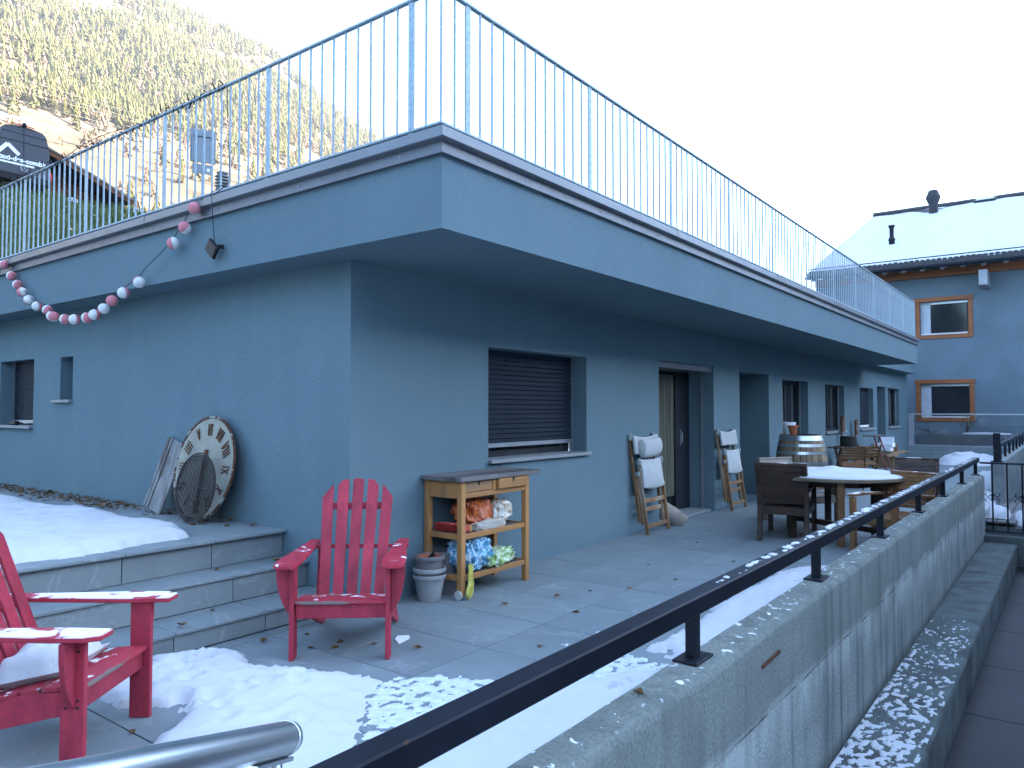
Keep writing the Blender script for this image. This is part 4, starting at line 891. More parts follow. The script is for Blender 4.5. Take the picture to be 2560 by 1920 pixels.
def mound(nm, lab, loc, sx, sy, sz, seed):
    mb = MB(); N = 22
    for i in range(N + 1):
        for j in range(N + 1):
            u, v = 2 * i / N - 1, 2 * j / N - 1; q = math.hypot(u, v); f = max(0, 1 - q ** 2.2) ** .6
            mb.v.append((u * sx * (1 + .15 * fbm(u, v, seed, 1.4)), v * sy * (1 + .15 * fbm(v, u, seed + 3, 1.4)), sz * f * (1 + .45 * fbm(u, v, seed, 2.0)) + (.0 if f > 0 else -.02)))
    for i in range(N):
        for j in range(N): a = i * (N + 1) + j; mb.f.append((a, a + N + 1, a + N + 2, a + 1)); mb.mi.append(0)
    o = obj(nm, mb, snow_m, None, smooth=True, loc=loc, kind='stuff'); o['label'] = lab; return o
mound('snow_heap', 'shovelled snow heap before the end steps', (24.4, 2.45, 0), 1.2, .8, .26, 3)
mound('snow_heap', 'snow along the foot of the second parapet', (18, 1.45, 0), 3.4, .42, .16, 4)
mound('snow_heap', 'snow lying just inside the gate next to the boardwalk', (14.4, 1.42, 0), 1.7, .36, .20, 6)
mound('snow_heap', 'snow lump on the boardwalk behind the gate', (12.75, .93, 0), .30, .17, .13, 7)
mound('snow_heap', 'snow lump at the right edge behind the gate bars', (12.75, .60, -.10), .34, .15, .20, 8)

# ------------------------------------------------------------------ red garden chairs
red_arm_snow = M('red_paint_snow_covered', (.40, .030, .052), .5, var=.14, vscale=7, snow=.40, snowscale=7)
def red_chair(label, loc, rz, snowy):
    t_ = thing('garden_chair', label, 'chair', loc, rz, 'red slatted wooden garden chairs'); rp_ = red_paint
    for s_ in (-1, 1):
        x = s_ * .285
        obj('front_leg', MB().bx(x - .014, x + .014, -.465, -.365, 0, .56), rp_, t_, .003)
        arm = [(-.055, -.56), (.045, -.56), (.075, -.50), (.078, -.36), (.045, .05), (.035, .36), (-.035, .36), (-.055, .05), (-.068, -.36)]
        arm = [(a * s_ + s_ * .31, b) for a, b in arm]
        obj('arm', MB().prism(arm, .56, .584, lambda a, b, h: (a, b, h)), red_arm_snow if snowy else red_paint_snow, t_, .004)
        br = [(-.455, .56), (-.36, .56)] ; brk = [(0, .555), (.085, .555), (.083, .48), (.070, .40), (.045, .33), (.012, .275), (0, .27)]
        for zz_ in (.50, .30, .27):
            for yy_ in (-.44, -.39): obj('screw_head', MB().tube([(x + s_ * .0135, yy_, zz_), (x + s_ * .0155, yy_, zz_)], .006, 8), iron, t_) if (zz_ != .50 or yy_ < -.4) else None
        obj('arm_bracket', MB().prism(brk, -.43, -.405, lambda a, b, h: (s_ * (.30 + a), h, b)), rp_, t_, .003)
        st = [(-.40, .235), (-.40, .325), (-.2, .315), (.08, .225), (.36, .06), (.42, .0), (.34, .0), (.20, .045), (-.1, .17)]
        obj('side_rail', MB().prism(st, 0, .026, lambda a, b, h: (s_ * (.245 + h), a, b)), rp_, t_, .003)
        obj('rear_post', MB().beam((s_ * .262, .21, .10), (s_ * .262, .30, .562), .024, .045, (0, 1, 0)), rp_, t_, .002)
    obj('front_apron', MB().bx(-.268, .268, -.428, -.404, .24, .325), rp_, t_, .003)
    for k, (y, z, tilt) in enumerate(((-.40, .338, 0), (-.31, .333, .08), (-.22, .322, .15), (-.13, .302, .22), (-.04, .275, .26), (.045, .245, .3))):
        obj('seat_slat', MB().beam((-.27, y, z), (.27, y, z), .080 if k else .095, .02, (0, math.sin(tilt), math.cos(tilt))), red_worn, t_, .003)
    for k in range(5):
        o_ = k - 2; xb, xt = o_ * .088, o_ * .103; b0_ = Vector((xb, -.04, .21)); hh = (.93, .995, 1.01, .995, .93)[k]
        b1_ = Vector((xt, -.04 + (hh - .2) * .42, hh)); d = (b1_ - b0_); wv = .037 
        sx = Vector((1, 0, 0)); nrm = sx.cross(d).normalized(); P = []
        top = {0: (.0, .055, .5), 1: (.035, .06, .2), 2: (.05, .05, 0), 3: (.06, .035, -.2), 4: (.055, .0, -.5)}[k]
        pts = [b0_ - sx * wv * .88, b0_ + sx * wv * .88, b1_ + sx * wv + d.normalized() * (top[1] - .05), b1_ + d.normalized() * .0 + d.normalized() * ((.03 if k in (0, 4) else .012)) * 0 + sx * (wv * .2 * (1 if k > 2 else -1 if k < 2 else 0)), b1_ - sx * wv + d.normalized() * (top[0] - .05)]
        if k == 0: pts = [pts[0], pts[1], b1_ + sx * wv + d.normalized() * .05, b1_ - sx * wv * .1, b1_ - sx * wv - d.normalized() * .045]
        if k == 1: pts = [pts[0], pts[1], b1_ + sx * wv + d.normalized() * .015, b1_ - sx * wv * .2 + d.normalized() * .008, b1_ - sx * wv - d.normalized() * .03]
        if k == 2: pts = [pts[0], pts[1], b1_ + sx * wv, b1_ + d.normalized() * .004, b1_ - sx * wv]
        if k == 3: pts = [pts[0], pts[1], b1_ + sx * wv - d.normalized() * .03, b1_ + sx * wv * .2 + d.normalized() * .008, b1_ - sx * wv + d.normalized() * .015]
        if k == 4: pts = [pts[0], pts[1], b1_ + sx * wv - d.normalized() * .045, b1_ + sx * wv * .1, b1_ - sx * wv + d.normalized() * .05]
        mb = MB(); th_ = nrm * .009; mb.add([p - th_ for p in pts] + [p + th_ for p in pts], [(0, 1, 2, 3, 4), (9, 8, 7, 6, 5)] + [(i, (i + 1) % 5, 5 + (i + 1) % 5, 5 + i) for i in range(5)])
        obj('back_slat', mb, rp_, t_, .002)
    nv = Vector((0, .022, -.007))
    def back_at(z): return -.04 + (z - .2) * .42
    for z_, wx, nm in ((.83, .205, 'upper_brace'), (.572, .36, 'arm_brace'), (.215, .20, 'lower_brace')):
        obj(nm, MB().bx(-wx, wx, back_at(z_) + .012, back_at(z_) + .034, z_ - (.022 if nm != 'arm_brace' else .012), z_ + (.022 if nm != 'arm_brace' else .0118)), rp_, t_, .002)
    return t_
red_chair('red slatted garden chair facing the camera beside the steps', (3.343, 3.845, 0), R(-49.7), False)
ch2 = red_chair('red slatted garden chair cut by the left edge with snow on its seat', (1.39, 3.839, 0), R(37.2), True)
cu = MB(); N = 26           # snow-covered cushion shape on the seat of the left chair
for i in range(N + 1):
    for j in range(N + 1):
        u, v = 2 * i / N - 1, 2 * j / N - 1; q = (abs(u) ** 3.2 + abs(v) ** 3.2) ** (1 / 3.2); f = max(0, 1 - q ** 3) ** .45
        cu.v.append((u * .20, v * .17, f * (.115 + .03 * fbm(u, v, 3, 1.6)) ))
for i in range(N):
    for j in range(N): a = i * (N + 1) + j; cu.f.append((a, a + N + 1, a + N + 2, a + 1)); cu.mi.append(0)
o_ = len(cu.v)
for i in range(N + 1):
    for j in range(N + 1):
        u, v = 2 * i / N - 1, 2 * j / N - 1; q = max(abs(u), abs(v)); cu.v.append((u * .20 * (.75 + .25 * q), v * .17 * (.75 + .25 * q), -.085 * max(0, 1 - q ** 2)))
for i in range(N):
    for j in range(N): a = o_ + i * (N + 1) + j; cu.f.append((a, a + 1, a + N + 2, a + N + 1)); cu.mi.append(0)
sp = Matrix.Rotation(R(37.2), 4, 'Z') @ Vector((0, -.15, .352)); so_ = obj('snow_pile', cu, snow_m, None, smooth=True, loc=(1.39 + sp.x, 3.839 + sp.y, sp.z), rot=(R(-12), R(0), R(37.2)), kind='stuff'); so_['label'] = 'rounded snow pile on the seat of the left red chair'

# ------------------------------------------------------------------ clock face, grate, board
def lean(name, label, cat, base, n_h, up_tilt):
    """frame with local x along the wall (-y world), local z up the leaning face, local y out of the face"""
    t_ = thing(name, label, cat, base); t_.rotation_euler = (0, 0, 0); return t_
def lean_obj(nm, mb, mat, par, **k): return obj(nm, mb, mat, par, **k)
ck = thing('clock_face', 'large rusty white clock dial with roman numerals leaning on the wall', 'clock', (3.50, 6.03, T))
ck.rotation_euler = Matrix(((0, -1, 0), (-1, 0, 0), (0, 0, 1))).to_3x3().to_euler() if False else (0, 0, R(-90))
# local: +x -> -y world, +y -> +x world (into the wall). tilt about x so that the top leans towards +y
tilt = math.atan2(.17, .90); Mt = Matrix.Rotation(-tilt, 4, 'X'); CR = .455
def face(mb): return mb.rot(Mt)
def disc_pts(a, r, y=0): return (r * math.sin(a), y, CR + r * math.cos(a))
mb = MB(); n_ = 64
mb.v = [disc_pts(6.2832 * k / n_, CR * .985, -.012 if True else 0) for k in range(n_)] + [(0, -.004, CR)]; mb.f = [(k, (k + 1) % n_, n_) for k in range(n_)]; mb.mi = [0] * n_
obj('dial', face(mb), clock_m, ck, smooth=True)
mb = MB(); mb.tube([disc_pts(6.2832 * k / n_, CR - .010, -.010) for k in range(n_)], .012, 8, closed=True); obj('rim', face(mb), rim_m, ck, smooth=True)
mb = MB(); mb.v = [disc_pts(6.2832 * k / n_, CR * .98, .006) for k in range(n_)]; mb.f = [tuple(range(n_))]; mb.mi = [0]; obj('back_plate', face(mb), rust_m, ck)
NUM = ['VI', 'VII', 'VIII', 'IX', 'X', 'XI', 'XII', 'I', 'II', 'III', 'IIII', 'V']
def glyph(mb, ch, x, w, h, place):
    S_ = {'I': [((0, -h), (0, h))], 'V': [((-w, h), (0, -h)), ((w, h), (0, -h))], 'X': [((-w, h), (w, -h)), ((w, h), (-w, -h))]}[ch]
    for p, q in S_: mb.beam(place(x + p[0], p[1]), place(x + q[0], q[1]), .0095, .006, (0, -1, 0))
for k, s_ in enumerate(NUM):
    a = 6.2832 * k / 12; mb = MB(); adv = {'I': .026, 'V': .05, 'X': .05}; tot = sum(adv[c] for c in s_); x = -tot / 2
    def place(px_, pz_, a=a):
        r_ = CR * .735; cx, cz = r_ * math.sin(a), CR + r_ * math.cos(a)
        return (cx + px_ * math.cos(a) + pz_ * math.sin(a), -.016, cz - px_ * math.sin(a) + pz_ * math.cos(a))
    flip = 1
    for c in s_:
        glyph(mb, c, x + adv[c] / 2, .018, .052, place); x += adv[c]
    obj('numeral', face(mb), rust_m, ck)
mb = MB().beam((0.0, -.018, CR + .30 * 0 + .02), (-.0, -.018, CR - .36), .045, .006, (0, -1, 0), .02); mb.beam((-.0, -.018, CR - .02), (.0, -.018, CR + .16), .03, .006, (0, -1, 0), .05); obj('hands', face(mb), rust_m, ck)
gr = thing('grill_grate', 'round black iron grill grate leaning against the clock dial', 'grate', (3.405, 5.92, T)); gr.rotation_euler = (0, 0, R(-90))
GR = .29; tg = Matrix.Rotation(-math.atan2(.09, .55), 4, 'X'); dpt = lambda a, r: (r * math.sin(a), -.02, GR + .01 + r * math.cos(a))
mb = MB(); mb.tube([dpt(6.2832 * k / 48, GR) for k in range(48)], .007, 6, closed=True); obj('ring', mb.rot(tg), iron, gr, smooth=True)
mb = MB(); mb.tube([dpt(6.2832 * k / 48, GR - .022) for k in range(48)], .005, 6, closed=True); obj('inner_ring', mb.rot(tg), iron, gr, smooth=True)
nb = 27
for k in range(nb):
    x = -GR + 2 * GR * (k + .5) / nb; hh = math.sqrt(max(0, (GR - .01) ** 2 - x * x)); obj('grate_bar', MB().tube([(x, -.02, GR + .01 - hh), (x, -.02, GR + .01 + hh)], .0046, 5).rot(tg), iron, gr)
for z_, q in ((.0, 1), (.24, .5), (-.24, .5)): obj('cross_bar', MB().tube([(-GR * q, -.026, GR + .01 + z_), (GR * q, -.026, GR + .01 + z_)], .005, 5).rot(tg), iron, gr)
bd = thing('wooden_board', 'grey weathered board leaning on the wall behind the clock', 'board', (3.52, 6.80, T)); bd.rotation_euler = (0, 0, R(-90))
tb = Matrix.Rotation(-math.atan2(.16, .66), 4, 'X') @ Matrix.Rotation(R(13), 4, 'Y')
obj('board_face', MB().bx(-.16, .16, -.012, .012, .03, .70).rot(tb), board_m, bd, .003)
for k in range(3): obj('batten', MB().bx(-.158 + .055 * k, -.118 + .055 * k, -.024, -.0125, .032, .698).rot(tb), board_m, bd, .003) if k < 2 else None

# ------------------------------------------------------------------ string of lanterns, solar panel, fairy lights
sl_ = thing('lantern_string', 'string of small pink and white paper lanterns hanging in a swag', 'string lights', (3.30, 8, 3.2))
LP = [(9.779, 3.156), (9.569, 3.007), (9.402, 2.889), (9.215, 2.787), (9.064, 2.689), (8.858, 2.603), (8.587, 2.541), (8.491, 2.472), (8.383, 2.455), (8.149, 2.412), (7.922, 2.393), (7.672, 2.392), (7.507, 2.408), (7.333, 2.452), (7.167, 2.514), (6.917, 2.563), (6.657, 2.635), (6.073, 2.906), (5.906, 3.014), (5.773, 3.157)]
lan_m = bpy.data.materials.new('paper_lantern'); lan_m.use_nodes = True; t = lan_m.node_tree; p = t.nodes['Principled BSDF']; p.inputs['Roughness'].default_value = .9
tc = nd(t, 'ShaderNodeTexCoord'); sx_ = nd(t, 'ShaderNodeSeparateXYZ'); t.links.new(tc.outputs['Object'], sx_.inputs[0])
t.links.new(mix(t, ramp(t, sx_.outputs[0], -.001, .001), (.66, .66, .62), (.58, .20, .22)), p.inputs['Base Color'])
wv = MB(); prf = [(.052 * math.sin(math.pi * k / 14) * (1 + .02 * (k % 2)), -.052 * math.cos(math.pi * k / 14)) for k in range(1, 14)]; wv.lathe(prf, 20)
lan_me = None
for k, (y, z) in enumerate(LP):
    if lan_me is None: lo_ = obj('lantern', wv, lan_m, sl_, smooth=True); lan_me = lo_.data
    else: lo_ = bpy.data.objects.new('lantern', lan_me); C.objects.link(lo_); lo_.parent = sl_
    lo_.location = (random.uniform(-.012, .012), y - 8, z - 3.2); lo_.rotation_euler = (random.uniform(-.6, .6), random.uniform(-.6, .6), random.choice([0, 1.57, 3.14, 4.0, 2.4, 5.2]))
wp = [(0, 10.3, 3.30), (0, 9.9, 3.23)] + [(0, y, z + .05) for y, z in LP[:17]] + [(0, 6.525, 2.759), (0, 6.295, 2.842)] + [(0, y, z + .05) for y, z in LP[17:]] + [(.05, 5.564, 3.24), (.1, 5.45, 3.32)]
obj('wire', MB().tube([(a, b - 8, c - 3.2) for a, b, c in wp], .0035, 5), black_plastic, sl_)
spn = thing('solar_panel', 'small black solar panel dangling on a cable from the roof edge', 'solar panel', (3.31, 5.47, 2.83))
obj('panel', MB().bx(-.012, .012, -.075, .075, -.11, .0).rot(Matrix.Rotation(R(38), 4, 'X')), black_plastic, spn, .004); obj('cell_face', MB().bx(-.0155, -.0125, -.062, .062, -.098, -.012).rot(Matrix.Rotation(R(38), 4, 'X')), solid('solar_cell', (.012, .012, .018), .4, spec=.2), spn)
obj('stake_socket', MB().tube([(.012, -.03, -.03), (.05, -.05, -.03)], .018, 8), black_plastic, spn, smooth=True)
obj('cable', MB().tube([(0, 0, 0), (-.01, .005, .12), (-.02, .01, .3), (-.03, .012, .40), (.05, 0, .47), (.12, -.02, .52), (.14, .05, .9), (.145, .08, 1.34)], .003, 5), black_plastic, spn)
fy_ = thing('fairy_lights', 'dark fairy light cable wound along the railing top at the left', 'string lights', (RX, 8, ZT))
pts = [(.02 * math.cos(k * 1.3) , 5.6 + .03 * k - 8, .008 + .022 * math.sin(k * 1.3)) for k in range(210)]
obj('cable', MB().tube(pts, .004, 4), black_plastic, fy_)
pts = [(-.02, 7.2 + .05 * k - 8, .02 + .05 * math.sin(k * .11) + .004 * math.sin(k * 1.7)) for k in range(100)]; obj('cable', MB().tube(pts, .004, 4), black_plastic, fy_)
mb = MB(); r2 = random.Random(9)
for k in range(150):
    y = 5.6 + k * .045; b_ = Vector((r2.uniform(-.02, .02), y - 8, .012 + r2.uniform(-.02, .03) + (.03 if y > 7.2 and r2.random() < .4 else 0))); mb.tube([b_, b_ + Vector((r2.uniform(-.04, .02), r2.uniform(-.04, .04), r2.uniform(-.045, .06)))], .0055, 4)
obj('bulbs', mb, black_plastic, fy_, kind='stuff')

# ------------------------------------------------------------------ work trolley with bags, broom and pots
tr = thing('work_trolley', 'pine kitchen trolley with weathered top, two drawers and slatted shelves', 'trolley', (4.92, 4.07, 0))
def tb_(nm, mat, x0, x1, y0, y1, z0, z1, par=tr, bev=.003): return bxo(nm, mat, par, x0 - 4.92, x1 - 4.92, y0 - 4.07, y1 - 4.07, z0, z1, bevel=bev)
TX0, TX1, TY0, TY1 = 4.49, 5.40, 3.88, 4.285
for x, y, zb in ((TX0, TY0, .03), (TX1 - .05, TY0, .0), (TX0, TY1 - .05, .03), (TX1 - .05, TY1 - .05, 0)): tb_('leg', wood_gold, x, x + .05, y, y + .05, zb, .925)
tb_('top', wood_grey, 4.455, 5.545, 3.855, 4.29, .926, .962, bev=.004)
tb_('end_rail', wood_gold_x, TX0 + .008, TX0 + .042, TY0 + .05, TY1 - .05, .79, .925); tb_('end_rail', wood_gold_x, TX1 - .042, TX1 - .008, TY0 + .05, TY1 - .05, .79, .925)
tb_('front_rail', wood_gold_x, TX0 + .05, TX1 - .05, TY0 + .008, TY0 + .04, .79, .832)
tb_('divider', wood_gold, 4.90, 4.94, TY0 + .008, TY0 + .04, .832, .925); tb_('back_rail', wood_gold_x, TX0 + .05, TX1 - .05, TY1 - .04, TY1 - .01, .79, .925)
for a, b in ((4.545, 4.895), (4.945, 5.345)):
    d_ = tb_('drawer', wood_gold_x, a, b, TY0 + (.012 if a < 4.9 else -.02), TY1 - .08, .836, .92)
    obj('finger_notch', MB().prism([((a + b) / 2 - .016 - 4.92, .921), ((a + b) / 2 + .016 - 4.92, .921), ((a + b) / 2 + .006 - 4.92, .885), ((a + b) / 2 - .006 - 4.92, .885)], TY0 + (.0115 if a < 4.9 else -.0205) - 4.07, TY0 + (.009 if a < 4.9 else -.023) - 4.07, lambda p, q, h: (p, h, q)), dark_frame, d_)
for zz in (.465, .14):
    tb_('shelf_rail', wood_gold_x, TX0 + .05, TX1 - .05, TY0 + .01, TY0 + .04, zz, zz + .042); tb_('shelf_rail', wood_gold_x, TX0 + .05, TX1 - .05, TY1 - .04, TY1 - .01, zz, zz + .042)
    tb_('shelf_end', wood_gold_x, TX0 + .01, TX0 + .04, TY0 + .05, TY1 - .05, zz, zz + .042); tb_('shelf_end', wood_gold_x, TX1 - .04, TX1 - .01, TY0 + .05, TY1 - .05, zz, zz + .042)
    for k in range(13): tb_('shelf_slat', wood_grey, 4.555 + .061 * k, 4.598 + .061 * k, TY0 + .04, TY1 - .04, zz + .024, zz + .038, bev=.002)
for y in (TY0 + .025, TY1 - .025):
    obj('caster_wheel', MB().tube([(TX0 - 4.92 - .016, y - 4.07, .037), (TX0 - 4.92 - .002, y - 4.07, .037)], .037, 20), M('caster_grey', (.42, .42, .40), .5) if 'caster_grey' not in MATS else MATS['caster_grey'], tr, smooth=True)
def multi(name, cols, scale, rough=.4, crumple=.9, dist=1.5):
    m = bpy.data.materials.new(name); m.use_nodes = True; t = m.node_tree; p = t.nodes['Principled BSDF']; p.inputs['Roughness'].default_value = rough
    tc = nd(t, 'ShaderNodeTexCoord'); n = nd(t, 'ShaderNodeTexNoise'); n.inputs['Scale'].default_value = scale; n.inputs['Detail'].default_value = 3; n.inputs['Distortion'].default_value = dist; t.links.new(tc.outputs['Object'], n.inputs[0])
    cr = nd(t, 'ShaderNodeValToRGB'); cr.color_ramp.interpolation = 'CONSTANT'; t.links.new(n.outputs[0], cr.inputs[0]); e = cr.color_ramp.elements
    for i, (pos, c) in enumerate(cols):
        el = e[i] if i < 2 else e.new(pos)
        el.position = pos; el.color = (*c, 1)
    t.links.new(cr.outputs[0], p.inputs['Base Color'])
    b = nd(t, 'ShaderNodeBump'); b.inputs['Strength'].default_value = crumple; b.inputs['Distance'].default_value = .012; v = nd(t, 'ShaderNodeTexVoronoi'); v.inputs['Scale'].default_value = 14; t.links.new(tc.outputs['Object'], v.inputs[0]); t.links.new(v.outputs[0], b.inputs['Height']); t.links.new(b.outputs[0], p.inputs['Normal'])
    return m
def sack(nm, lab, loc, sx, sy, sz, mat, seed, rz=0, lump=.22, cat='bag', sc=2.6, rx=0):
    bm = bmesh.new(); bmesh.ops.create_icosphere(bm, subdivisions=5, radius=1)
    for v in bm.verts:
        p = v.co.copy(); q = Vector([math.copysign(abs(c) ** .62, c) for c in p]); q *= .86
        n1 = mnoise.fractal(p * sc + Vector((seed, 0, 0)), 1, 2, 3); r1 = mnoise.ridged_multi_fractal(p * sc * 1.4 + Vector((0, seed, 0)), 1, 2, 3, 1, 2)
        q *= 1 + lump * n1 * .8 + lump * .22 * (r1 - 1.2)
        v.co = (q.x * sx, q.y * sy, max(q.z, -.78) * sz)
    me = bpy.data.meshes.new(nm); bm.to_mesh(me); bm.free(); me.materials.append(mat); me.polygons.foreach_set('use_smooth', [True] * len(me.polygons))
    o = bpy.data.objects.new(nm, me); C.objects.link(o); o.location = loc; o.rotation_euler = (rx, 0, rz); return tag(o, lab, cat)
blue_bag = multi('blue_white_plastic', [(0, (.02, .05, .09)), (.36, (.06, .25, .40)), (.46, (.45, .55, .60)), (.56, (.10, .33, .48)), (.66, (.62, .66, .68))], 9)
green_bag = multi('green_white_plastic', [(0, (.10, .22, .05)), (.38, (.30, .45, .16)), (.50, (.55, .62, .45)), (.62, (.20, .34, .10))], 5)
orange_bag = multi('orange_plastic', [(0, (.16, .03, .01)), (.35, (.42, .09, .02)), (.60, (.50, .13, .03)), (.70, (.25, .05, .02))], 3)
sack('plastic_bag', 'blue and white crumpled plastic sack on the lower trolley shelf', (4.76, 4.02, .315), .20, .15, .155, blue_bag, 3, lump=.42)
sack('plastic_bag', 'pale green crumpled plastic sack lying on the lower shelf', (5.06, 3.98, .245), .245, .11, .078, green_bag, 8, rz=.18, lump=.36)
sack('plastic_bag', 'dark red flowered bag at the back of the lower shelf', (4.97, 4.19, .315), .10, .05, .075, multi('dark_flowers', [(0, (.02, .03, .02)), (.42, (.12, .02, .03)), (.55, (.03, .05, .03)), (.62, (.25, .06, .07))], 14), 5, lump=.35)
sack('soil_sack', 'orange plastic sack with grey window on the upper trolley shelf', (4.86, 4.08, .645), .22, .13, .125, orange_bag, 12, rz=.15, lump=.38)
sack('soil_sack', 'cream and brown paper sack at the right of the upper shelf', (5.14, 4.03, .625), .13, .11, .105, multi('cream_paper', [(0, (.20, .12, .07)), (.38, (.52, .42, .30)), (.5, (.62, .58, .50)), (.62, (.45, .26, .12))], 3, .6), 15, lump=.28)
sack('tote_bag', 'folded beige fabric bag with brown leaf print on the upper shelf', (4.94, 3.965, .535), .24, .065, .05, multi('beige_cloth', [(0, (.10, .04, .02)), (.27, (.36, .33, .27)), (.5, (.40, .37, .31)), (.7, (.33, .30, .25))], 4, .9, .3), 21, rz=.03, lump=.16)
yb = MB(); yb.v = []; 
pts = [(4.575, 3.862, .27, .030), (4.565, 3.850, .20, .028), (4.57, 3.848, .13, .034), (4.555, 3.845, .07, .045), (4.545, 3.846, .03, .040), (4.54, 3.850, .008, .012)]
yb = MB(); yb.tube([(p[0], p[1], p[2]) for p in pts], [p[3] for p in pts], 12); yb.v = [(x, 3.85 + (y - 3.85) * .35, z) for x, y, z in yb.v]
tag(obj('yellow_strap', yb, multi('yellow_plastic', [(0, (.40, .36, .05)), (.5, (.52, .48, .12)), (.62, (.35, .30, .03))], 12), None, smooth=True), 'yellow bag strap hanging over the trolley front leg', 'strap')
bk = thing('broom_head', 'red bristled broom head lying on the upper trolley shelf', 'broom', (4.645, 3.93, .505))
obj('stock', MB().bx(0, .04, 0, .30, 0, .06), wood_gold, bk, .008)
brs = MB(); r3 = random.Random(4)
for k in range(420):
    y = r3.uniform(.004, .296); z = r3.uniform(.006, .056); brs.tube([(.002, y, z), (-.05, y + r3.uniform(-.008, .008), z + r3.uniform(-.004, .012)), (-.085 - r3.uniform(0, .02), y + r3.uniform(-.02, .02), max(.002, z + r3.uniform(-.012, .028)))], .0035, 3, cap=False)
obj('bristles', brs, solid('red_bristle', (.46, .05, .04), .6), bk, kind='stuff')
def pot(par, mat, r0, r1, h, z0, ribs=0, nm='pot', rim=.022, n=48, x=0, y=0):
    mb = MB(); wob = (lambda a, z: (.012 * math.cos(ribs * a)) if .25 * h < z - z0 < .8 * h else 0) if ribs else None
    mb.lathe([(r0 * .97, z0), (r0, z0 + .006)] + [(r0 + (r1 - r0) * q, z0 + h * q * .82) for q in (.2, .28, .5, .75, .95)] + [(r1, z0 + h - rim * 1.4), (r1 + .012, z0 + h - rim * 1.3), (r1 + .016, z0 + h - rim * .6), (r1 + .012, z0 + h), (r1 - .002, z0 + h + .002), (r1 - .01, z0 + h - .01), (r0 * .9, z0 + .03)], n, (x, y, 0), wob=wob)
    return obj(nm, mb, mat, par, smooth=True)
ps = thing('flower_pots', 'stack of three nested grey plastic flower pots beside the trolley', 'flower pots', (4.36, 4.10, 0))
pot(ps, pot_grey, .088, .118, .205, 0, 40); pot(ps, pot_grey, .10, .118, .06, .195); pot(ps, pot_dark, .10, .108, .115, .235, 0)
pot(ps, terracotta, .07, .090, .06, .285, nm='inner_pot', rim=.006); obj('pot_shard', MB().prism([(-.05, 0), (.05, .0), (.02, .045)], -.002, .002, lambda a, b, h: (a, h - .02, .335 + b)), black_plastic, ps)
p2 = thing('flower_pot', 'taupe plastic pot on the floor behind the trolley leg', 'flower pot', (4.63, 4.18, 0)); pot(p2, pot_dark, .10, .118, .34, 0)

